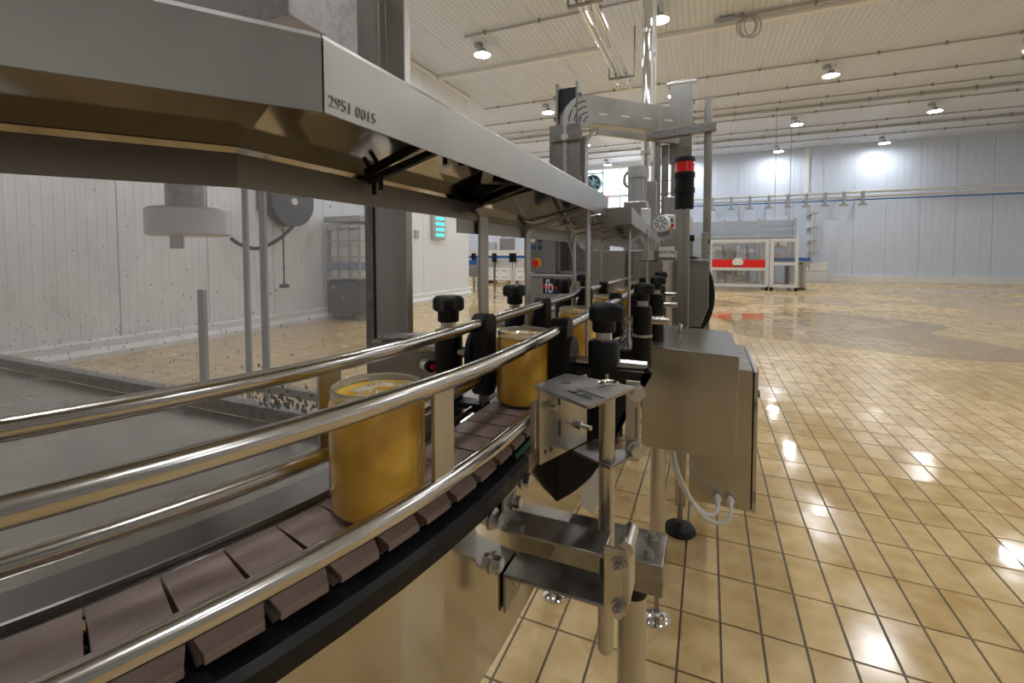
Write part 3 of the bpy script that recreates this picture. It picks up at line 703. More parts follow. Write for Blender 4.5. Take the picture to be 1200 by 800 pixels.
tag(ct.build('sensor_hose', RUBBER), 'short black hose curving down under the belt beside the sensor box', 'hose')

# ------------------------------------------------------------------ hood over the belt
hood = empty('conveyor_hood', (-.24, .6, 1.28), 'long bent stainless hood above the belt with faint stamped number', 'hood')
hd = Vector((-.588, -.809)); h1 = Vector((-.18, .177)); h0 = h1+hd*.42; h2 = Vector((-.18, .885))
hp = [tuple(h0), tuple(h1), tuple(h2)]
def roofz(o): return 1.324+(1.3615-1.324)*(o+.12)/.12
outer = [(0, 1.322), (0, 1.3585), (-.0012, 1.361), (-.0035, 1.3615), (-.118, roofz(-.118)), (-.12, 1.322), (-.12, 1.296)]
inner = [(-.1185, 1.296), (-.1185, 1.3195), (-.1165, roofz(-.1165)-.0018), (-.004, 1.3590), (-.0015, 1.3575), (-.0015, 1.322)]
near_p = MB().sweep(hp, outer+inner, seg=(0, 1)); long_p = MB().sweep(hp, outer+inner, seg=(1, 2))
def shrink(mb, cut, end):   # leave a hairline seam at the mitre of the outer faces
    d = (Vector((0, 1, 0)) if end == 0 else Vector((hd.x, hd.y, 0)))
    k = len(outer+inner)
    for i in (0, 1, 2, 3, k-3, k-2, k-1):
        j = i if end == 0 else k+i
        mb.v[j] = mb.v[j] + d*cut
shrink(long_p, .0007, 0); shrink(near_p, .0005, 1)
def two_mats(ob, under):
    ob.data.materials.append(under); ob.data.materials.append(LIPIN); k = len(outer+inner)
    for i, p in enumerate(ob.data.polygons):
        if i < k and len(outer) <= i < k-1: p.material_index = 2 if i == len(outer) else 1
npb = near_p.build('near_panel', HOODS, hood); lpb = long_p.build('long_panel', HOODS, hood)
two_mats(npb, MIRROR); two_mats(lpb, MIRROR)
MB().box((-.1835, .1762, 1.3235), (-.181, .1785, 1.3575)).build('seam_backing', INK, hood)
# second, slightly lower section that widens to the right
def sec2():
    outl = [(-.3025, .52), (-.3025, 1.1), (-.40, 2.9)]; outr = [(-.186, .52), (-.186, .882), (-.135, .882), (-.275, 2.9)]
    mb = MB()
    zl, zr = 1.302, 1.338; t = .0015
    def zt(x): return zl+(zr-zl)*min(1.2, max(0, (x+.3025)/.135))
    # roof slab as two quads
    def quad(ps):
        top = [Vector((x, y, z)) for x, y, z in ps]; bot = [Vector((x, y, z-t)) for x, y, z in ps]; n = len(ps)
        mb.add(top+bot, [tuple(range(n)), tuple(range(n, 2*n))[::-1]] + [(i, n+i, n+(i+1) % n, (i+1) % n) for i in range(n)])
    quad([(-.3025, .52, zl), (-.186, .52, zt(-.186)-.002), (-.186, .882, zt(-.186)-.002), (-.3025, .882, zl)])
    quad([(-.3025, .882, zl), (-.135, .882, zr), (-.175, 1.5, zr), (-.32, 1.5, zl)]); quad([(-.32, 1.5, zl), (-.175, 1.5, zr), (-.275, 2.9, zr-.005), (-.40, 2.9, zl)])
    lo = mb.build('second_roof', MIRROR, hood)
    for nme, P, z0, z1 in (('left_lip', [(-.3025, .52), (-.3025, .9), (-.32, 1.5), (-.40, 2.9)], 1.278, 1.303), ('right_lip', [(-.135, .882), (-.175, 1.5), (-.275, 2.9)], 1.306, 1.3385), ('end_lip', [(-.1835, .882), (-.135, .882)], 1.306, 1.3385)):
        MB().sweep(P, [(-.0008, z0), (.0008, z0), (.0008, z1), (-.0008, z1)]).build(nme, HOODS, hood)
sec2()
# posts and cross bars carrying the hood
def post(y, xl, xr, w, zl, zr, left=True, right=True, rad=.012):
    t = .004; mb = MB()
    if left:
        mb.box((xl-t/2, y-w/2, .98), (xl+t/2, y+w/2, zl-rad))
        pts = arcpts((xl+rad, y, zl-rad), rad, PI, PI/2, 5)
        for a, b in zip(pts, pts[1:]): mb.beam(a, b, w, t, (0, 1, 0)) if False else mb.add([a+Vector((0, -w/2, 0)), a+Vector((0, w/2, 0)), b+Vector((0, w/2, 0)), b+Vector((0, -w/2, 0)), a+Vector((.003, -w/2, -.003)), a+Vector((.003, w/2, -.003)), b+Vector((.003, w/2, -.003)), b+Vector((.003, -w/2, -.003))], [(0, 1, 2, 3), (7, 6, 5, 4), (0, 3, 7, 4), (1, 5, 6, 2)])
    sl = (zr-zl)/(xr-xl)
    x0 = xl+rad if left else xl
    mb.add([(x0, y-w/2, zl), (x0, y+w/2, zl), (xr, y+w/2, zr), (xr, y-w/2, zr), (x0, y-w/2, zl-t), (x0, y+w/2, zl-t), (xr, y+w/2, zr-t), (xr, y-w/2, zr-t)], [(0, 3, 2, 1), (4, 5, 6, 7), (0, 1, 5, 4), (2, 3, 7, 6), (1, 2, 6, 5), (3, 0, 4, 7)])
    if right: mb.box((xr-t/2, y-w/2, 1.0), (xr+t/2, y+w/2, zr))
    mb.build('support_frame', STEEL, hood, bevel=.0006)
post(.585, -.297, -.19, .026, 1.3225, 1.3525, True, False)
post(.76, -.297, -.1875, .02, 1.300, 1.326)
post(1.075, -.299, -.168, .018, 1.300, 1.326)
post(1.385, -.30, -.165, .014, 1.298, 1.322)
# bar with dangling pegs under the roof
hb = MB().beam((-.296, .345, 1.319), (-.212, .345, 1.343), .006, .006).beam((-.212, .345, 1.343), (-.2, .375, 1.345), .006, .006).build('peg_bar', BLACK, hood)
for x, y, z in ((-.29, .345, 1.32), (-.278, .34, 1.323), (-.212, .345, 1.342), (-.205, .36, 1.343), (-.196, .385, 1.345), (-.192, .405, 1.346)):
    MB().cyl((x, y, z), (x, y, z-.014), .0022, 10).build('peg', BLACK, hb)
MB().beam((-.196, .41, 1.349), (-.235, .47, 1.332), .012, .003).beam((-.235, .47, 1.332), (-.205, .56, 1.34), .012, .003).build('loop_bracket', DARKST, hood)
# the faint stamped number on the long face
text('stamped_number', '2951 0015', .0085, STAMP, frame3((0, 1, -.012), (0, 0, 1), (-.1796, .1985, 1.3285)), hood, .0002)
MB().lathe([(0, 0), (.008, 0), (.007, .003), (.004, .0045), (0, .005)], 16, (-.222, .16, 1.353)).build('dome_nut', CHROME, hood)

# ------------------------------------------------------------------ gearbox cover and control cabinet on the right
gb = empty('gearbox_cover', (-.04, 1.55, .69), 'large plain stainless cover box on the right of the conveyor, wet on top', 'machine cover')
MB().prism([(-.172, .688), (.075, .688), (.08, .985-.012), (-.172, .985)], -1.78, -1.35, Matrix(((1, 0, 0, 0), (0, 0, -1, 0), (0, 1, 0, 0), (0, 0, 0, 1)))).build('body', BOXST, gb, bevel=.0025)
for x, y in ((-.085, 1.66), (-.155, 1.68)):
    mb = MB().lathe([(.0, 0), (.011, 0), (.011, .002), (.0045, .003), (.0045, .012), (.007, .014), (.0075, .02), (.005, .025), (0, .026)], 18, (x, y, .9835)); mb.build('screw', CHROME, gb)
MB().lathe([(0, -.02), (.03, -.02), (.045, -.006), (.05, 0.004), (0, .004)], 24, (-.11, 1.6, .686)).build('lower_cap', DARKST, gb)
ca = empty('control_cabinet', (.02, 1.7, .5), 'stainless control cabinet with side door behind the large cover box', 'cabinet')
cb = MB().box((-.055, 1.80, .325), (.151, 2.3, .835)).build('body', BOXST, ca, bevel=.003)
dr = MB().box((.1545, 1.802, .322), (.168, 2.3, .832)).build('door', STEEL, ca, bevel=.003)
MB().box((.151, 1.81, .33), (.1545, 2.29, .825)).build('door_seal', RUBBER, ca)
for z in (.71, .38): MB().box((.156, 1.799, z-.02), (.167, 1.803, z+.02)).build('hinge', DARKST, dr, bevel=.001)
MB().box((.168, 1.9, .585), (.176, 1.925, .615)).build('latch', RED, dr, bevel=.001)
MB().cyl((.168, 1.86, .74), (.178, 1.86, .74), .014, 14).build('button', GREEN, dr)
MB().cyl((.168, 1.9, .81), (.177, 1.9, .81), .014, 14).build('button', RED, dr)
for x, mt in ((.043, CABLE), (.085, WHITEPL)):
    MB().lathe([(.009, 0), (.012, .002), (.012, .012), (.014, .013), (.014, .02), (.011, .028), (.008, .03)], 14, M=Matrix.Translation((x, 1.80, .36)) @ Matrix.Rotation(PI/2, 4, 'X')).build('cable_gland', mt, ca)
def spline(P, n=8):
    P = [Vector(p) for p in P]; out = []
    for i in range(len(P)-1):
        a = P[max(0, i-1)]; b = P[i]; c = P[i+1]; d = P[min(len(P)-1, i+2)]
        for k in range(n):
            t = k/n; out.append(.5*((2*b)+(-a+c)*t+(2*a-5*b+4*c-d)*t*t+(-a+3*b-3*c+d)*t**3))
    return out+[P[-1]]
for k, (xe, sag, lab) in enumerate(((.043, 0, 'light grey cable looping from the cover box to the left gland of the cabinet'), (.085, .025, 'light grey cable looping lower, to the white right gland of the cabinet'))):
    c = MB().tube(spline([(-.118+.016*k, 1.62, .684), (-.118+.014*k, 1.64, .60), (-.104+.016*k, 1.66, .51-sag*.6), (-.06+.02*k, 1.68, .41-sag), (-.01+.02*k, 1.69, .352-sag), (xe-.02, 1.70, .338-sag*.7), (xe, 1.725, .352), (xe, 1.77, .36)]), .0068, 10)
    tag(c.build('cable', CABLE), lab, 'cable')
tag(MB().lathe([(.016, -.005), (.019, -.005), (.019, .005), (.016, .005)], 16, (-.112, 1.64, .605)).build('cable_tie', BLACK), 'small black tie around the two grey cables', 'cable tie')

# ------------------------------------------------------------------ signal tower
st = empty('signal_tower', (-.101, 2.14, 0), 'signal light column on steel pole with red upper lamp and black modules', 'signal light')
pb = MB(); tx, ty = -.101, 2.14
for dx, dy in ((-.0135, -.0135), (.0135, -.0135), (-.0135, .0135), (.0135, .0135)): pb.box((tx+dx-.0095, ty+dy-.0095, .126), (tx+dx+.0095, ty+dy+.0095, 1.445))
pb.box((tx-.011, ty-.011, .13), (tx+.011, ty+.011, 1.44)); pb.build('pole', STEEL, st, bevel=.001)
MB().cyl((tx, ty, .015), (tx, ty, .13), .012, 12).build('spindle', DARKST, st)
MB().lathe([(0, 0), (.066, 0), (.07, .008), (.06, .024), (.02, .032), (0, .032)], 22, (tx, ty, .0)).build('foot', RUBBER, st)
S = Vector((tx, ty, 1.445)); SS = Matrix.Translation(S) @ Matrix.Scale(1.13, 4) @ Matrix.Translation(-S)
MB().lathe([(0, 0), (.034, 0), (.035, .01), (.035, .062), (0, .062)], 28, M=SS @ Matrix.Translation(S)).build('lower_module', BLACK, st)
MB().lathe([(0, .062), (.038, .062), (.038, .08), (0, .08)], 28, M=SS @ Matrix.Translation(S), sharp=(0, 2)).build('collar', BLACK, st)
MB().lathe([(0, .08), (.035, .08), (.035, .12), (0, .12)], 28, M=SS @ Matrix.Translation(S)).build('middle_module', BLACK, st)
MB().lathe([(0, .12), (.038, .12), (.038, .139), (0, .139)], 28, M=SS @ Matrix.Translation(S), sharp=(0, 2)).build('collar', BLACK, st)
MB().lathe([(0, .139), (.035, .139), (.035, .179), (0, .179)], 28, M=SS @ Matrix.Translation(S)).build('red_lens', REDLENS, st)
MB().lathe([(0, .179), (.038, .179), (.038, .194), (.036, .197), (0, .198)], 28, M=SS @ Matrix.Translation(S)).build('cap', BLACK, st)

# ------------------------------------------------------------------ large steel machine body behind the signal tower
bb = empty('washer_body', (-.3, 2.9, 0), 'large stainless machine body at the conveyor end with a bent panel and number plate', 'machine')
def wall2(name, P, z0, z1, material, t=.004):
    return MB().sweep(P, [(-t, z0), (0, z0), (0, z1), (-t, z1)]).build(name, material, bb, bevel=.001)
MB().box((-.645, 2.62, .55), (-.43, 3.4, 1.268)).build('left_cover', BOXST, bb, bevel=.004)
MB().box((-.43, 2.75, .5), (-.2, 3.4, 1.262)).build('centre_cover', BOXST, bb, bevel=.004)
MB().box((-.43, 2.72, 1.262), (-.2, 3.4, 1.274)).build('top_edge', CHROME, bb)
MB().prism([(-.33, 2.42), (-.21, 2.42), (-.17, 2.5), (-.17, 3.2), (-.33, 3.2)], .5, 1.215).build('front_column', BOXST, bb, bevel=.006)
MB().prism([(-.178, .86), (-.035, .86), (.004, .97), (.004, 1.212), (-.178, 1.212)], -3.0, -2.6, Matrix(((1, 0, 0, 0), (0, 0, -1, 0), (0, 1, 0, 0), (0, 0, 0, 1)))).build('end_box', STRIP, bb, bevel=.004)
MB().box((-.18, 2.58, 1.212), (.004, 3.0, 1.222)).build('box_lip', CHROME, bb)
mb = MB(); cpt = Vector((-.09, 2.78, 1.02)); n = 40
Mx = Matrix(((1, 0, 0, 0), (0, 0, -1, 0), (0, 1, 0, 0), (0, 0, 0, 1))); Mx.translation = cpt
ringp = [(.125*math.cos(2*PI*i/n), .215*math.sin(2*PI*i/n)) for i in range(n)]
mb.prism(ringp, -.28, .12, Mx); mb.build('black_drum', RUBBER, bb, bevel=.006)
for x, z0 in ((-.57, .02), (-.22, .02), (-.02, .02)):
    lg = MB().box((x-.03, 3.1, .06), (x+.03, 3.16, .9)).build('leg', STEEL, bb); MB().cyl((x, 3.13, 0), (x, 3.13, .065), .045, 14).build('foot', RUBBER, lg)
pl = MB().box((-.232, 2.395, 1.232), (-.156, 2.4, 1.284)).build('number_plate', WHITEPL, bb, bevel=.001)
text('plate_number', 'ARTR 296', .0185, INK, frame3((1, 0, 0), (0, 0, 1), (-.194, 2.3945, 1.256)), pl, .0004)
MB().box((-.235, 2.396, 1.216), (-.153, 2.401, 1.2305)).build('plate_rail', DARKST, bb)
MB().box((-.325, 2.5, 1.215), (-.265, 2.505, 1.27)).build('small_plate', WHITEPL, bb)

# ------------------------------------------------------------------ labelling machine with the navy sign (left of centre)
fb = empty('labelling_machine', (-.83, 2.8, 0), 'grey stainless machine with push buttons and a navy sign with white letters', 'machine')
MB().box((-1.03, 2.6, .1), (-.665, 3.3, 1.118)).build('lower_cabinet', BOXST, fb, bevel=.004)
dp = MB().box((-1.0, 2.588, .12), (-.665, 2.6, 1.105)).build('front_door', STEEL, fb, bevel=.002)
MB().box((-1.02, 2.58, 1.118), (-.655, 3.3, 1.128)).build('top_ledge', CHROME, fb)
MB().cyl((-.945, 2.57, .975), (-.69, 2.57, .975), .009, 12).build('handle', WHITEPL, dp)
sg = MB().box((-.912, 2.582, 1.012), (-.768, 2.588, 1.105)).build('sign', NAVY, fb)
MB().box((-.912, 2.5805, 1.045), (-.768, 2.583, 1.066)).build('red_stripe', RED, sg)
ft = text('sign_letters', 'fb', .10, PRINTW, frame3((1, 0, 0), (0, 0, 1), (-.871, 2.5795, 1.054)) @ Matrix.Diagonal((.72, 1.15, 1, 1)), sg, .0008)
MB().box((-1.1, 2.75, 1.128), (-.885, 3.1, 1.55)).build('button_panel', STRIP, fb, bevel=.003)
for i, (z, c1, c2) in enumerate(((1.38, WHITEPL, RED), (1.335, WHITEPL, INK), (1.29, BLUE, INK))):
    for x, c in ((-1.035, c1), (-.992, c2)): MB().cyl((x, 2.75, z), (x, 2.738, z), .014, 14).build('button', c, fb)
es = MB().cyl((-1.01, 2.75, 1.193), (-1.01, 2.742, 1.193), .03, 20).build('stop_ring', YELLOW, fb)
MB().lathe([(.012, 0), (.012, .015), (.022, .018), (.022, .026), (0, .03)], 18, M=Matrix.Translation((-1.01, 2.742, 1.193)) @ Matrix.Rotation(PI/2, 4, 'X')).build('stop_knob', RED, es)
ub = MB().box((-.885, 2.95, 1.128), (-.655, 3.3, 1.5)).build('upper_case', DARKST, fb)
for lo, hi in (((-.885, 2.78, 1.128), (-.865, 2.95, 1.45)), ((-.675, 2.78, 1.128), (-.655, 2.95, 1.45)), ((-.885, 2.78, 1.42), (-.655, 2.95, 1.5)), ((-.885, 2.78, 1.128), (-.655, 2.95, 1.14))): MB().box(lo, hi).build('case_frame', STRIP, fb, bevel=.002)
mo = MB().cyl((-.72, 2.86, 1.33), (-.72, 2.95, 1.33), .055, 20); mo.box((-.775, 2.88, 1.31), (-.67, 2.95, 1.37)); mo.build('label_head', ALU, fb, bevel=.004)
MB().cyl((-.72, 2.855, 1.33), (-.72, 2.861, 1.33), .02, 14).build('head_hub', INK, fb)
MB().lathe([(0, 0), (.028, 0), (.03, .03), (.028, .08), (0, .08)], 18, (-.675, 2.85, 1.14)).build('reel', WHITEPL, fb)
MB().lathe([(0, 0), (.03, 0), (.03, .05), (0, .05)], 18, (-.675, 2.85, 1.23)).build('reel', GREY, fb)
MB().box((-.74, 2.87, 1.14), (-.715, 2.9, 1.3)).build('column', BLUE if False else DARKST, fb)
MB().tube(spline([(-.85, 2.85, 1.36), (-.82, 2.84, 1.30), (-.80, 2.84, 1.22), (-.79, 2.85, 1.15)]), .004, 6).build('cable', PIPEGREY, fb)
for x in (-.99, -.71):
    for y in (2.68, 3.22): MB().cyl((x, y, 0), (x, y, .105), .025, 12).build('foot', RUBBER, fb)

# ------------------------------------------------------------------ jar lift with two towers and a bridge
jl_ = empty('jar_lift', (-.9, 5.2, 0), 'tall stainless jar lift with two towers joined by a high slotted bridge', 'lift conveyor')
T1 = Vector((-1.42, 4.85, 0)); T2 = Vector((-.31, 5.72, 0))
dB = (T2-T1).normalized(); nB = Vector((dB.y, -dB.x, 0))
MB().box((-1.52, 4.86, .3), (-1.33, 4.95, 3.05)).build('tower_belt', DARKBELT, jl_)
for x in (-1.535, -1.315): MB().box((x-.012, 4.8, .3), (x+.012, 4.98, 3.09)).build('tower_side', LIFTST, jl_)
for z in (2.55, 2.72, 2.95):
    for x in (-1.56, -1.285): MB().box((x-.02, 4.82, z-.02), (x+.02, 4.86, z+.02)).build('tower_bolt', DARKST, jl_)
MB().box((-1.6, 4.74, 1.95), (-1.26, 4.8, 2.63)).build('guide_plate', LIFTST, jl_, bevel=.004)
for z in (2.02, 2.48):
    MB().box((-1.57, 4.70, z-.035), (-1.24, 4.74, z+.035)).build('guide_bar', DARKST, jl_, bevel=.004)
    MB().cyl((-1.41, 4.66, z), (-1.41, 4.71, z), .035, 14).build('roller', ALU, jl_)
MB().box((-1.30, 4.80, .3), (-1.22, 4.94, 2.5)).build('tower_column', LIFTST, jl_)
# curved arm and bridge: thick plate cut from a bent outline
MBr = Matrix((dB, Vector((0, 0, 1)), nB)).transposed().to_4x4(); MBr.translation = T1+nB*.10
LB = (T2-T1).length
ol = [(-.10, 2.02), (-.10, 2.66)] + [(-.10+.30-.30*math.cos(a), 2.66+.30*math.sin(a)) for a in [PI/2*i/10 for i in range(1, 11)]] + [(LB-.08, 2.90), (LB-.08, 2.62), (.24, 2.66), (.20, 2.62), (.10, 2.60), (.07, 2.55), (.07, 2.02)]
brg = MB().prism(ol, -.2, 0, MBr).build('bridge', LIFTST, jl_, bevel=.004)
sl = MB()
for k in range(4):
    x = .36+.27*k; sl.prism([(x-.05, 2.752-.002*k), (x+.05, 2.752-.002*k), (x+.05, 2.768-.002*k), (x-.05, 2.768-.002*k)], .0005, .003, MBr)
sl.build('slot', WHITEPL, brg)
for rad in (.24, .18, .12, .07):
    for a0, a1 in ((PI*.56, PI*.78), (PI*.82, PI*1.0)):
        Pq = [(.2+rad*math.cos(a0+(a1-a0)*i/5), 2.66+rad*math.sin(a0+(a1-a0)*i/5)) for i in range(6)]; Q = [(.2+(rad-.014)*math.cos(a1-(a1-a0)*i/5), 2.66+(rad-.014)*math.sin(a1-(a1-a0)*i/5)) for i in range(6)]
        MB().prism(Pq+Q, .0005, .003, MBr).build('slot', INK, brg)
for x in (-.055, -.01):
    for k in range(5): MB().prism([(x, 2.06+k*.12), (x+.012, 2.06+k*.12), (x+.012, 2.13+k*.12), (x, 2.13+k*.12)], .0005, .003, MBr).build('slot', INK, brg)
a, b = MBr @ Vector((.3, 2.58, -.02)), MBr @ Vector((LB-.1, 2.53, -.02)); MB().beam(a, b, .06, .07).build('under_rail', LIFTST, jl_, bevel=.004)
a, b = MBr @ Vector((.13, 2.4, 0)), MBr @ Vector((.26, 2.6, 0)); MB().beam(a, b, .03, .03).build('brace', DARKST, jl_)
MB().box((-.435, 5.62, 2.30), (-.19, 5.80, 3.23)).build('tower_cover', LIFTST, jl_, bevel=.006)
MB().cyl((-.475, 5.64, 3.2), (-.15, 5.64, 3.2), .025, 12).build('top_roller', ALU, jl_)
for z in (2.72, 2.78, 2.98):
    MB().box((-.19, 5.63, z-.02), (-.165, 5.7, z+.02)).build('tower_bolt', DARKST, jl_)
MB().box((-.42, 5.66, .4), (-.205, 5.8, 2.32)).build('tower_column', LIFTST, jl_, bevel=.004)
MB().box((-.515, 5.56, .4), (-.44, 5.64, 2.5)).build('tower_side', LIFTST, jl_, bevel=.003)
for x, y, z1, nm in ((-.55, 5.45, 2.78, 'l'), (-.02, 5.35, 2.90, 'r')): MB().cyl((x, y, .3), (x, y, z1), .04, 16).build('upright', LIFTST, jl_)
MB().beam((-.66, 5.36, 2.56), (.06, 5.30, 2.58), .09, .09).build('cross_bar', DARKST, jl_, bevel=.004)
MB().beam((-.62, 5.50, 2.56), (-.6, 5.32, 2.56), .06, .06).build('bar_block', DARKST, jl_, bevel=.004)
MB().box((-.42, 5.55, 1.72), (-.22, 5.66, 1.9)).build('lower_cover', LIFTST, jl_, bevel=.004)
for x, y in ((-1.42, 4.9), (-.31, 5.72)): MB().box((x-.16, y-.12, 0), (x+.16, y+.12, .42)).build('base', LIFTST, jl_, bevel=.006)

# drive unit and small parts around the lift foot
def motor(loc, r, L, axis, label, material, group=None):
    e = empty('electric_motor', loc, label, 'motor', group); L0 = Vector(loc); ax = Vector(axis).normalized()
    M = frame3(ax.orthogonal(), ax.cross(ax.orthogonal()), L0)
    if M.to_3x3().col[2].dot(ax) < 0: M = frame3(-ax.orthogonal(), ax.cross(ax.orthogonal()), L0)
    MB().lathe([(0, 0), (r*.95, 0), (r, r*.2), (r, L*.3), (r*.98, L*.3)], 24, M=M).build('fan_cover', material, e)
    bd = MB().lathe([(r*.86, L*.3), (r*.86, L), (0, L)], 24, M=M)
    bd.build('body', material, e)
    for k in range(10):
        a = 2*PI*k/10; f = MB(); f.box((-r*.03, r*.84, L*.32), (r*.03, r*.98, L*.95), M @ Matrix.Rotation(a, 4, 'Z')); f.build('fin', material, e)
    g = MB()
    for k in range(8):
        a = 2*PI*k/8; g.box((-r*.05, r*.25, -.002), (r*.05, r*.8, .001), M @ Matrix.Rotation(a, 4, 'Z'))
    g.build('grille', INK, e); MB().cyl(M @ Vector((0, 0, -.004)), M @ Vector((0, 0, .0)), r*.2, 12).build('hub', WHITEPL, e)
    return e
motor(tuple(atY(774, 262, 3.3)), .058, .16, (.25, 1, 0), 'white round motor with grille, left of the signal light', ALU)
gf = empty('gear_drive', (-.33, 3.6, .9), 'grey gear drive frame with bent plates beside the white motor', 'drive')
z0 = 1.25
MB().beam(atY(775, 281, 3.35), atY(790, 276, 3.35), .04, .03).build('base_plate', STEEL, gf)
MB().beam(atY(792, 253, 3.4), atY(792, 284, 3.4), .03, .03).build('upright', STEEL, gf)
MB().beam(atY(765, 252, 3.4), atY(794, 253, 3.4), .03, .02).build('top_bar', STEEL, gf)
MB().cbox(atY(784.5, 261, 3.42), (.085, .12, .11)).build('gearbox', WHITEPL, gf, bevel=.012)
for px, py, r_, mt in ((782, 256, .014, INK), (787, 258, .012, DARKST), (785, 268, .012, YELLOW), (788, 264, .01, RED)): q = atY(px, py, 3.34); MB().cyl(q, q+Vector((0, .05, 0)), r_, 12).build('fitting', mt, gf)
MB().cbox(atY(779, 273, 3.42), (.08, .1, .05)).build('coupling', DARKST, gf, bevel=.006)
MB().box((-.5, 3.5, .95), (-.08, 3.6, 1.2)).build('support_beam', STEEL, gf)
MB().cbox(atY(757, 256, 3.3), (.06, .06, .14)).build('side_box', ALU, gf, bevel=.006)
m2p = atY(746, 240, 3.9)
motor((m2p.x, m2p.y, m2p.z+.31), .075, .3, (0, 0, -1), 'grey upright motor with a cable loop above the hood end', GREY)
cp = MB().tube(spline([atY(752, 205, 3.9), atY(742, 199, 3.9), atY(733, 205, 3.9), atY(732, 215, 3.9), atY(738, 220, 3.9), atY(742, 219, 3.9)]), .012, 8)
tag(cp.build('motor_cable', PIPEGREY), 'grey cable looped beside the upright motor', 'cable')
ub2 = tag(MB().box((m2p.x-.09, 3.8, 0), (m2p.x+.09, 4.0, m2p.z+.02)).build('motor_stand', STEEL, bevel=.006), 'steel block carrying the grey upright motor', 'stand')
# uprights of the machine frame behind the drive
for k, (px, y0, y1, Y, wd, lab) in enumerate(((763, 212, 290, 4.3, .09, 'broad steel upright beside the grey motor'), (826, 272, 345, 3.2, .04, 'short steel upright right of the signal pole'), (790, 230, 300, 4.0, .16, 'steel housing behind the signal pole'))):
    a, b = atY(px, y0, Y), atY(px, y1, Y)
    e = empty('frame_upright', (a.x, Y, 0), lab, 'upright')
    MB().box((a.x-wd/2, Y, 0), (a.x+wd/2, Y+.08, a.z)).build('upright', STEEL, e, bevel=.004)
    MB().box((a.x-wd/2-.02, Y-.02, 0), (a.x+wd/2+.02, Y+.1, .03)).build('foot_plate', DARKST, e)
vv = empty('valve_cluster', tuple(atY(808, 275, 3.1)), 'white pipe elbow with black fittings just right of the signal pole', 'valve')
MB().tube(spline([atY(803, 274, 3.1), atY(808, 270, 3.1), atY(810, 262, 3.1), atY(808, 254, 3.1)]), .016, 10).build('elbow', WHITEPL, vv)
q = atY(808, 275, 3.1); MB().cyl(q-Vector((.03, 0, .02)), q+Vector((.03, 0, -.02)), .02, 12).build('black_fitting', BLACK, vv)
q = atY(810, 280, 3.12); MB().box((q.x-.012, q.y, 1.0), (q.x+.012, q.y+.03, q.z)).build('support', STEEL, vv)
va = empty('air_valve', tuple(atY(826, 300, 3.3)), 'small black and white valve fittings behind the end box', 'valve')
q = atY(825.5, 283, 3.3); MB().box((q.x-.02, 3.3, 1.0), (q.x+.02, 3.36, q.z)).build('body', ALU, va, bevel=.006)
for py, r_ in ((283, .025), (290, .018), (296, .02)): q = atY(827, py, 3.29); MB().cyl(q, q+Vector((0, .05, 0)), r_, 12).build('cap', BLACK, va)
# vertical pipes from ceiling
for x_, Y, r, z1, lab in ((757.5, 6.4, .055, 1.9, 'thick shiny vertical pipe from the ceiling behind the lift bridge'), (766, 7.2, .035, 1.9, 'thinner vertical pipe from the ceiling right of the thick one')):
    a = atY(x_, 100, Y); e = empty('vertical_pipe', (a.x, Y, z1), lab, 'pipe')
    MB().cyl((a.x, Y, z1), (a.x, Y, CZ), r, 18).build('pipe', CHROME if r > .05 else ALU, e)
    for z in (2.6, 4.2): MB().cyl((a.x, Y, z-.03), (a.x, Y, z+.03), r*1.25, 14).build('joint', STEEL, e)

# ------------------------------------------------------------------ filler machine with wet clear guard at the left
fm = empty('filling_machine', (-2, 1.3, 0), 'stainless filling machine with wet clear guard window and broad pillar at left', 'machine')
WY = 1.1
MB().box((-.925, WY, .0), (-.809, WY+.03, 2.6)).build('pillar', STEEL, fm, bevel=.003)
MB().box((-.972, WY+.01, .72), (-.93, WY+.05, 2.5)).build('window_post', GREY if False else DARKST, fm, bevel=.002)
MB().box((-.931, WY-.002, .72), (-.925, WY+.05, 2.5)).build('gasket', RUBBER, fm)
pn = MB().box((-4.2, WY+.02, .70), (-.965, WY+.026, 2.5)).build('guard_pane', PANE, fm)
MB().box((-4.2, WY, .665), (-.93, WY+.05, .715)).build('sill', DARKST, fm, bevel=.003)
hg = MB().box((-.955, WY-.03, 1.755), (-.875, WY+.0, 2.0)).build('hinge', STEEL, fm, bevel=.003)
MB().cyl((-.89, WY-.03, 1.8), (-.89, WY-.036, 1.8), .014, 16).build('hinge_screw', BOLT, hg)
MB().box((-4.2, -.6, .60), (-.93, WY, .665)).build('drip_tray', BOXST, fm)
MB().box((-4.1, -.5, .1), (-1.0, WY-.02, .6)).build('lower_cabinet', STEEL, fm)
MB().box((-4.2, WY+.05, .60), (-.93, 2.6, .64)).build('table', DARKST, fm) if False else None
for x, wd in ((-2.655, .021), (-2.50, .026)): MB().box((x-wd, 1.95, .0), (x+wd, 1.97, 2.1)).build('rear_post', GREY, fm, bevel=.004)
MB().box((-3.10, 1.93, .4), (-3.04, 1.96, 1.02)).build('rear_post', GREY, fm, bevel=.004)
MB().beam((-2.35, 1.6, .576), (-1.2, 1.6, .576), .04, .04).build('rear_bar', DARKST, fm)
MB().box((-4.2, 1.3, 2.1), (-1.47, 2.0, 2.5)).build('upper_housing', DARKST, fm, bevel=.006)
MB().box((-4.2, WY+.035, 2.05), (-1.3, 1.3, 2.5)).build('upper_panel', DARKST, fm, bevel=.004)
MB().lathe([(0, 0), (.17, .0), (.185, .01), (.185, .13), (.17, .14), (0, .14)], 32, (-2.45, 1.5, 1.345)).build('filling_drum', ALU, fm)
MB().cyl((-2.47, 1.5, 1.48), (-2.47, 1.5, 2.1), .09, 20).build('drum_column', DARKST, fm)
MB().cyl((-2.42, 1.42, 1.28), (-2.42, 1.42, 1.35), .03, 14).build('drum_nozzle', STEEL, fm)
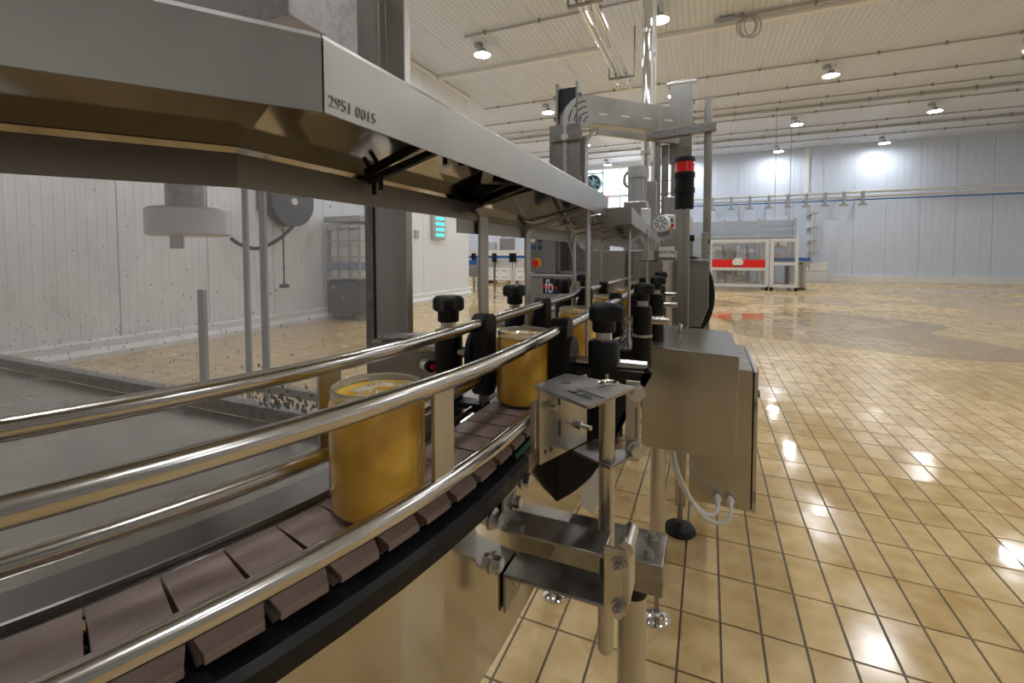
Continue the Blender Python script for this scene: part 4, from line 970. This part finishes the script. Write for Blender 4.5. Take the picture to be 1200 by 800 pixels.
dm = MB(); rng = random.Random(3)
for k in range(650):
    x = rng.uniform(-3.4, -.97); z = .72+abs(rng.gauss(0, .28)); 
    if z > 1.7: continue
    r = rng.choice((.0014, .002, .0026, .004)) * (1.3 if z < .9 else 1)
    n = 6; c = Vector((x, WY+.02, z)); vs = [c+Vector((r*math.cos(2*PI*i/n), 0, r*1.25*math.sin(2*PI*i/n))) for i in range(n)] + [c+Vector((0, -r*.6, 0))]
    dm.add(vs, [(i, (i+1) % n, n) for i in range(n)], True)
tag(dm.build('water_drop', DROP, pn), kind='stuff')
sp = MB()
for k in range(90):
    x = rng.gauss(-1.33, .1); z = .725+abs(rng.gauss(0, .04)); r = rng.uniform(.004, .01); c = Vector((x, WY-.004, z))
    n = 6; sp.add([c+Vector((r*math.cos(2*PI*i/n), 0, r*math.sin(2*PI*i/n))) for i in range(n)]+[c+Vector((0, -r*.5, 0))], [(i, (i+1) % n, n) for i in range(n)], True)
tag(sp.build('splash', DARKST, pn), kind='stuff')

# ------------------------------------------------------------------ things on and by the left wall
hrl = empty('hose_reel', (-6.72, 5.7, 2.15), 'dark hose reel on the left wall seen through the wet guard', 'hose reel')
MB().lathe([(0, 0), (.40, 0), (.42, .02), (.42, .06), (.33, .07), (.33, .2), (.42, .21), (.42, .25), (0, .25)], 32, M=Matrix.Translation((-6.8, 5.75, 2.15)) @ Matrix.Rotation(PI/2, 4, 'Y')).build('drum', REEL, hrl)
MB().box((-6.83, 5.25, 1.98), (-6.7, 5.5, 2.4)).build('wall_bracket', REEL, hrl)
MB().cyl((-6.55, 5.72, 2.15), (-6.5, 5.72, 2.15), .06, 16).build('hub', ALU, hrl)
MB().tube(spline([(-6.6, 5.75, 1.73), (-6.6, 5.45, 1.5), (-6.62, 5.1, 1.35), (-6.68, 4.85, 1.4), (-6.7, 4.7, 1.5)]), .03, 8).build('hose', RUBBER, hrl)
MB().cyl((-6.6, 5.55, .75), (-6.6, 5.55, 1.75), .012, 8).build('hanging_line', RUBBER, hrl)
MB().lathe([(0, 0), (.08, .01), (.08, .05), (.03, .08), (0, .08)], 12, (-6.6, 5.55, .68)).build('line_weight', RUBBER, hrl)
ib = empty('caged_tank', (-6.2, 7.2, 0), 'caged white liquid tank on a dark stand by the left wall, behind the guard', 'tank')
ix0, ix1, iy0, iy1 = -6.7, -5.9, 6.6, 7.9
MB().box((ix0, iy0, .12), (ix1, iy1, .75)).build('stand', REEL, ib, bevel=.01)
MB().box((ix0+.04, iy0+.04, .78), (ix1-.04, iy1-.04, 1.75)).build('tank', ALU, ib, bevel=.05)
MB().box((ix0, iy0, .95), (ix1-.03, iy1, 1.1)).build('blue_band', mat('dull_blue', (.22, .27, .4), .5), ib)
for k in range(6):
    y = iy0+(iy1-iy0)*k/5; MB().box((ix1-.02, y-.012, .78), (ix1, y+.012, 1.8)).build('cage_bar', GREY, ib)
for k in range(4):
    x = ix0+(ix1-ix0)*k/3; MB().box((x-.012, iy0, .78), (x+.012, iy0+.02, 1.8)).build('cage_bar', GREY, ib)
for z in (.8, 1.2, 1.5, 1.8):
    MB().box((ix0, iy0-.005, z-.014), (ix1+.005, iy0+.012, z+.014)).box((ix1-.015, iy0, z-.014), (ix1+.005, iy1, z+.014)).build('cage_hoop', GREY, ib)
MB().box((ix0-.03, iy0-.03, 1.86), (ix1+.03, iy1+.03, 1.96)).build('top_slab', GREY, ib)
for x in (ix0+.06, ix1-.06):
    for y in (iy0+.06, iy1-.06): MB().box((x-.05, y-.05, 0), (x+.05, y+.05, .13)).build('foot', DARKST, ib)
zp = empty('insect_trap', (LX, 10.66, 1.7), 'grey insect trap with four glowing teal tubes on the white wall', 'insect trap')
MB().box((LX+.003, 10.38, 1.66), (LX+.09, 10.98, 2.33)).build('case', GREY, zp, bevel=.01)
for z in (1.77, 1.92, 2.07, 2.22): MB().box((LX+.09, 10.50, z-.04), (LX+.1, 10.92, z+.04)).build('tube', TEAL, zp, bevel=.004)
sw = tag(MB().box((LX+.003, 9.62, 1.66), (LX+.05, 9.78, 1.86)).build('wall_switch', GREY, bevel=.006), 'small grey switch box on the white wall left of the insect trap', 'switch')

# ------------------------------------------------------------------ far left bay: cartons on pallets, conveyor with blue rail
def pt(x, y, Y): return atY(x, y, Y)
Yc = 17.5
c0 = atY(571, 333, Yc); c1 = atY(612, 333, Yc)
pal = empty('pallet', ((c0.x+c1.x)/2, Yc, 0), 'wooden pallet under the white cartons in the far left bay', 'pallet')
W = c1.x-c0.x+.6; xa = c0.x-.15
for k in range(7): MB().box((xa, Yc+k*.16, .11), (xa+W, Yc+k*.16+.11, .14)).build('board', WOOD, pal)
for k in range(3): MB().box((xa+k*(W-.12)/2, Yc, 0), (xa+k*(W-.12)/2+.12, Yc+1.07, .11)).build('block', WOOD, pal)
cn = empty('carton', (0, 0, 0), 'x', 'carton', 'white cartons stacked on the far pallet')
bx = W/6
b0 = MB().box((.004, .02, 0), (bx-.004, .5, .27)).build('box', CARTON, cn); MB().box((bx*.2, .018, .11), (bx*.8, .0199, .15)).build('print', GREY, b0)
MB().box((bx*.45, .05, .27), (bx*.55, .48, .271)).build('tape', WHITEPL, b0)
nth = ['leftmost', 'second', 'third', 'fourth', 'fifth', 'rightmost']; rw = ['bottom', 'second', 'third', 'top']
for j in range(4):
    for i in range(6):
        o = cn if i == j == 0 else place(cn, (0, 0, 0))
        o.location = (xa+i*bx, Yc+.02, .14+j*.272); o['label'] = 'white carton on the far pallet, %s in the %s row' % (nth[i], rw[j])
        o['group'] = 'white cartons stacked on the far pallet'
bc = empty('blue_rail_conveyor', (c0.x, 14.5, 0), 'far conveyor with a blue side rail in front of the cartons', 'conveyor')
ya = 14.2
p0, p1 = atY(552, 301, ya), atY(616, 303, ya); zz = p0.z
MB().beam((p0.x-2, ya, p0.z), (p1.x+.4, ya, p0.z), .08, .1).build('blue_rail', BLUE, bc)
MB().beam((p0.x-2, ya+.15, p0.z-.22), (p1.x+.4, ya+.15, p0.z-.22), .25, .3).build('bed', ALU, bc)
for px in (580, 600, 603, 556):
    q = atY(px, 305, ya); lg = MB().box((q.x-.03, ya-.06, 0), (q.x+.03, ya, zz+.06)).build('leg', ALU if px > 590 else DARKST, bc); MB().cbox((q.x, ya-.05, zz-.02), (.14, .08, .3)).build('bracket', BLACK, lg)
hm = empty('pump_rack', (atY(590, 290, 21).x, 21, 0), 'white process skid with upright pipes beyond the blue rail', 'machine')
a = atY(562, 300, 21); b = atY(616, 300, 21)
MB().box((a.x-1.5, 21, 0), (b.x+.3, 22, a.z+.3)).build('white_body', ALU, hm)
for px, py, w_ in ((586, 276, .22), (599, 281, .2), (577, 284, .5), (572, 292, .35)):
    q = atY(px, py, 21.3); MB().cyl((q.x, 21.3, a.z+.3), (q.x, 21.3, q.z), w_/2, 14).build('vessel', WHITEPL if px in (586, 599) else GREY, hm)
q = atY(586, 278, 21.3); q2 = atY(599, 278, 21.3); MB().tube([(q.x, 21.3, q.z), (q2.x, 21.3, q.z+.1)], .05, 8).build('bridge_pipe', GREY, hm)
q = atY(595, 295, 21.1); MB().box((q.x-.4, 21, a.z+.3), (q.x+.4, 21.1, a.z+.9)).build('control_box', DARKST, hm)
dk = empty('far_conveyor_end', (atY(556, 320, 13.4).x, 13.4, 0), 'dark conveyor end standing just past the white wall corner', 'conveyor')
q = atY(557, 310, 13.4)
MB().box((q.x-.5, 13.4, .5), (q.x+.1, 13.9, .9)).build('bed', DARKST, dk, bevel=.01)
MB().box((q.x-.4, 13.35, .9), (q.x+.05, 13.45, 1.05)).build('blue_side', BLUE, dk)
for x in (q.x-.45, q.x+.03): MB().box((x-.04, 13.5, 0), (x+.04, 13.58, .5)).build('leg', STEEL, dk)

# wall fan in the far window
fn = empty('wall_fan', (0, BACKY-.2, 4.2), 'round wall fan with grey blades in front of the bright window', 'fan')
q = atY(695, 215, BACKY-.25); r_ = .40
MB().lathe([(r_*1.02, -.1), (r_*1.15, -.1), (r_*1.15, .1), (r_*1.02, .1), (r_*1.02, -.1)], 28, M=Matrix.Translation(q) @ Matrix.Rotation(PI/2, 4, 'X')).build('ring', FANBLADE, fn).data.transform(Matrix.Identity(4))
for k in range(7):
    a = 2*PI*k/7; Mk = Matrix.Translation(q) @ Matrix.Rotation(a, 4, 'Y'); MB().add([Mk @ Vector(p) for p in ((-.03, 0, .08), (.05, .02, .08), (.13, .03, .39), (-.08, -.02, .39), (-.03, .006, .08), (.05, .026, .08), (.13, .036, .39), (-.08, -.014, .39))], [(0, 1, 2, 3), (7, 6, 5, 4), (0, 4, 5, 1), (1, 5, 6, 2), (2, 6, 7, 3), (3, 7, 4, 0)]).build('blade', FANBLADE, fn)
MB().cyl(q+Vector((0, -.06, 0)), q+Vector((0, .06, 0)), .11, 16).build('hub', FANBLADE, fn)
for sx, sz in ((0, 1), (0, -1), (1, 0), (-1, 0)): MB().cbox(q+Vector((sx*.52, 0, sz*.52)), (.06 if sx else 1.1, .12, .06 if sz else 1.1)).build('frame', FANBLADE, fn)
q = atY(704, 236, BACKY-.1); rs = tag(MB().box((q.x-.4, BACKY-.12, q.z-.3), (q.x+.4, BACKY, q.z+.3)).build('wall_panel_sign', RED, bevel=.02), 'small red panel high on the far wall, just above the hood end', 'sign')

# ------------------------------------------------------------------ far right packing machine with clear guards and red band
pk = empty('packing_machine', (.9, 18, 0), 'white framed packing machine with clear guards and red band at far right', 'machine')
PYy = 17.6
def P(px, py, Y=PYy): return atY(px, py, Y)
def fr(px0, px1, top, bot, Y, parent, mid=None):
    xa, xb = P(px0, 300, Y).x, P(px1, 300, Y).x; zt, zb = P((px0+px1)/2, top, Y).z, P((px0+px1)/2, bot, Y).z
    t = .10; D = 1.5
    for x in (xa, xb):
        for y in (Y, Y+D): MB().box((x-t/2, y-t/2, .12), (x+t/2, y+t/2, zt)).build('frame_post', ALU, parent); MB().cyl((x, y, 0), (x, y, .13), .05, 10).build('foot', BLACK, parent)
    for z in ([zt-t/2, zb]+([mid] if mid else [])):
        for y in (Y, Y+D): MB().box((xa, y-t/2+.005, z-t/2), (xb, y+t/2-.005, z+t/2)).build('frame_rail', ALU, parent)
        for x in (xa, xb): MB().box((x-t/2+.005, Y, z-t/2), (x+t/2-.005, Y+D, z+t/2)).build('frame_rail', ALU, parent)
    return xa, xb, zt, zb
midz = P(865, 315).z
xa, xb, zt, zb = fr(832.5, 899, 280.5, 334, PYy, pk, midz)
MB().box((xa+.08, PYy-.01, midz+.05), (xb-.08, PYy, zt-.1)).build('guard_pane', PANE2, pk); MB().box((xa+.08, PYy-.01, zb+.05), (xb-.08, PYy, midz-.05)).build('guard_pane', PANE2, pk)
rz0, rz1 = P(865, 313.2).z, P(865, 304).z
rb = MB().box((xa+.06, PYy-.05, rz0), (xb-.06, PYy-.02, rz1)).build('red_band', RED, pk)
ec = P(864.5, 307.5); em = MB(); hx = [(.19, -.12), (.24, .02), (.19, .12), (.1, .2), (-.1, .2), (-.19, .12), (-.24, .02), (-.19, -.12)]
em.prism(hx, PYy-.06+0, PYy-.05, None) if False else em.add([(ec.x+x*.75, PYy-.062, ec.z+z*.75) for x, z in hx]+[(ec.x+x*.75, PYy-.05, ec.z+z*.75) for x, z in hx], [tuple(range(8)), tuple(range(8, 16))[::-1]]+[(i, 8+i, 8+(i+1) % 8, (i+1) % 8) for i in range(8)])
e_ = em.build('emblem', WHITEPL, rb); MB().box((ec.x-.13, PYy-.064, ec.z-.125), (ec.x+.13, PYy-.052, ec.z-.1)).build('emblem_bar', INK, rb)
rg = random.Random(11)
for k in range(26):                     # the works inside the guard
    x = rg.uniform(xa+.15, xb-.55); z = rg.choice((rg.uniform(zb+.1, midz-.25), rg.uniform(midz+.15, zt-.4))); wx, wz = rg.uniform(.08, .4), rg.uniform(.08, .35)
    MB().box((x, PYy+rg.uniform(.25, .9), z), (x+wx, PYy+1.1, z+wz)).build('mechanism', rg.choice((ALU, WHITEPL, DARKST, WHITEPL, GREY, STEEL)), pk, bevel=.01)
for k in range(6):
    x = xa+.25+k*.25; MB().cyl((x, PYy+.3, zb+.05), (x+rg.uniform(-.1, .1), PYy+.4, zt-.2), rg.uniform(.015, .045), 8).build('shaft', rg.choice((DARKST, STEEL)), pk)
MB().box((xa+.1, PYy+.5, midz+.05), (xb-.1, PYy+1.2, midz+.3)).build('carton_track', STEEL, pk)
for k, (u0, u1, z0, z1) in enumerate(((.05, .22, midz+.3, zt-.25), (.45, .58, midz+.35, zt-.2), (.05, .3, zb+.15, midz-.3), (.62, .8, zb+.2, midz-.35))):
    MB().box((xa+(xb-xa)*u0, PYy+1.1, z0), (xa+(xb-xa)*u1, PYy+1.2, z1)).build('white_cover', WHITEPL, pk, bevel=.02)
pk2 = empty('outfeed_guard', (2.2, 17.9, 0), 'smaller white framed guard joined to the right of the packing machine', 'machine')
mid2 = P(918, 309).z
xc, xd, zt2, zb2 = fr(904.5, 933.5, 279.5, 335, PYy-.1, pk2, mid2)
MB().box((xc+.08, PYy-.12, mid2+.05), (xd-.08, PYy-.11, zt2-.1)).build('guard_pane', PANE2, pk2); MB().box((xc+.08, PYy-.12, zb2+.05), (xd-.08, PYy-.11, mid2-.05)).build('guard_pane', PANE2, pk2)
MB().box((xc+.1, PYy+.2, mid2+.02), (xd+.5, PYy+.6, mid2+.1)).build('outfeed_bed', STEEL, pk2)
MB().box((xc+.1, PYy+.15, mid2+.1), (xd+.45, PYy+.2, mid2+.2)).build('blue_side', BLUE, pk2)
MB().box((xc+.1, PYy+.3, mid2+.55), (xd-.35, PYy+.7, mid2+.6)).build('shelf', STEEL, pk2)
for i, (u_, z_) in enumerate(((.25, .6), (.38, .6), (.6, .6), (.3, .12), (.5, .15), (.72, .12))):
    x = xc+(xd-xc)*u_; MB().box((x-.08, PYy+.35, mid2+z_), (x+.08, PYy+.55, mid2+z_+.22)).build('packed_box', mat('pale_pack%d' % i, (.8, .62, .55) if i % 2 else (.8, .76, .7), .6), pk2, bevel=.01)
for x in (xc+.45, xd-.25): MB().box((x, PYy+.4, .12), (x+.12, PYy+.55, mid2)).build('column', STEEL, pk2)
oc = empty('roller_table', (3.0, 18.2, 0), 'short roller table with blue belt at the right end of the packing line', 'conveyor')
q = P(936, 309, 18.4); q1 = P(946, 309, 18.4)
MB().box((q.x-.1, 18.3, q.z-.08), (q1.x, 18.8, q.z)).build('bed', STEEL, oc); MB().box((q.x-.05, 18.28, q.z), (q1.x-.25, 18.4, q.z+.16)).build('blue_belt', BLUE, oc)
MB().cyl((q1.x-.22, 18.25, q.z+.1), (q1.x-.22, 18.75, q.z+.1), .12, 14).build('end_roller', BLACK, oc)
MB().box((q.x, 18.35, q.z+.16), (q1.x-.2, 18.7, q.z+.42)).build('cover', ALU, oc)
MB().box((q1.x+.02, 18.3, q.z-.2), (q1.x+.06, 18.34, q.z+.5)).build('stop_bar', STEEL, oc)
for x in (q.x, q1.x-.1):
    for y in (18.33, 18.75): MB().box((x-.04, y-.04, .04), (x+.04, y+.04, q.z-.08)).build('leg', STEEL, oc); MB().cyl((x, y, 0), (x, y, .045), .06, 10).build('foot', BLACK, oc)

# grey rack behind the packing machine
rk = empty('grey_rack', (.5, 21.5, 0), 'long low grey frame structure behind the packing machine', 'rack')
RY = 21.6
xa2, xb2 = atY(800, 270, RY).x-2, atY(932.5, 270, RY).x
zA, zB_, zC = atY(880, 259.5, RY).z, atY(880, 268.5, RY).z, atY(880, 277, RY).z
BLUEGREY = mat('blue_grey_sheet', (.42, .48, .58), .5)
MB().box((xa2, RY+.6, .05), (xb2-.05, RY+.64, zA)).build('back_sheet', BLUEGREY, rk)
for z, t in ((zA, .06), (zB_, .06), (zC, .10)): MB().box((xa2, RY, z-t/2), (xb2, RY+.08, z+t/2)).build('rail', GREY, rk)
for px in (849, 889, 932):
    x = atY(px, 270, RY).x; MB().box((x-.05, RY+.01, 0), (x+.05, RY+.12, zA+.12)).build('post', GREY, rk)
MB().box((xb2-.04, RY+.06, 0), (xb2, RY+1.6, zA)).build('end_sheet', BLUEGREY, rk)
# pipe gallery on the far wall
pg = empty('pipe_gallery', (1, 23.6, 3.8), 'row of pale pipes with hangers running along the far wall', 'pipe rack')
GYy = 23.6
for (px, py0, py1, r_, mt) in ((880, 230.5, 0, .055, ALU), (880, 236, 0, .045, ALU), (880, 239, 0, .028, BLUE)):
    z = atY(px, py0, GYy).z; MB().cyl((-2.6, GYy, z), (RX-.5, GYy, z), r_, 10).build('pipe', mt, pg)
for k in range(9):
    px = 835+22*k; q = atY(px, 236, GYy); zq = atY(880, 236, GYy).z
    h_ = MB().box((q.x-.05, GYy-.1, zq-.3), (q.x+.05, GYy+.1, zq+.25)).build('hanger', GREY, pg, bevel=.01); MB().box((q.x-.14, GYy-.12, zq-.36), (q.x+.14, GYy+.12, zq-.28)).build('hanger_foot', GREY, h_)
    MB().box((q.x-.02, GYy+.08, zq-.02), (q.x+.02, BACKY-.01, zq+.02)).build('wall_arm', GREY, h_)
dp2 = empty('drop_pipe', (4.3, 23.5, 1.6), 'pair of pale drop pipes on the far wall at right edge', 'pipe')
for px in (953, 956.5):
    q = atY(px, 240, 23.45); q2 = atY(px, 297, 23.45); MB().cyl((q.x, 23.45, q2.z), (q.x, 23.45, q.z), .04, 10).build('pipe', ALU, dp2)
for py in (250, 266, 282, 296):
    q = atY(954.7, py, 23.45); MB().box((q.x-.13, 23.4, q.z-.02), (q.x+.13, BACKY-.01, q.z+.02)).build('bracket', GREY, dp2)
for px, yt, lab in ((907, 152, 'thin cable dropping from the ceiling onto the packing machine, left one'), (924.5, 145, 'thin cable dropping from the ceiling onto the packing machine, right one')):
    Yd = 18.3; q = atY(px, 285, Yd); e = MB().cyl((q.x, Yd, q.z-.15), (q.x, Yd, CZ), .013, 6).build('drop_cable', PIPEGREY); tag(e, lab, 'cable')
q = atY(866, 240, 22.4); dc = tag(MB().cyl((q.x, 22.4, atY(866, 259, 22.4).z), (q.x, 22.4, atY(866, 238, 22.4).z), .03, 8).box((q.x-.14, 22.3, atY(866, 262, 22.4).z), (q.x+.14, 22.5, atY(866, 258, 22.4).z)).build('drop_sensor', GREY), 'short hanging pipe with a pale box above the grey rack', 'pipe')
wc = empty('white_bin', (3.9, 23.9, 0), 'white low cabinet against the far wall at right edge', 'cabinet')
q = atY(946, 320, 23.9); MB().box((q.x-.3, 23.85, 0), (q.x+.75, 24.3, .85)).build('body', TRIM, wc, bevel=.02); MB().box((q.x-.31, 23.83, .45), (q.x+.76, 24.3, .47)).build('seam', GREY, wc)
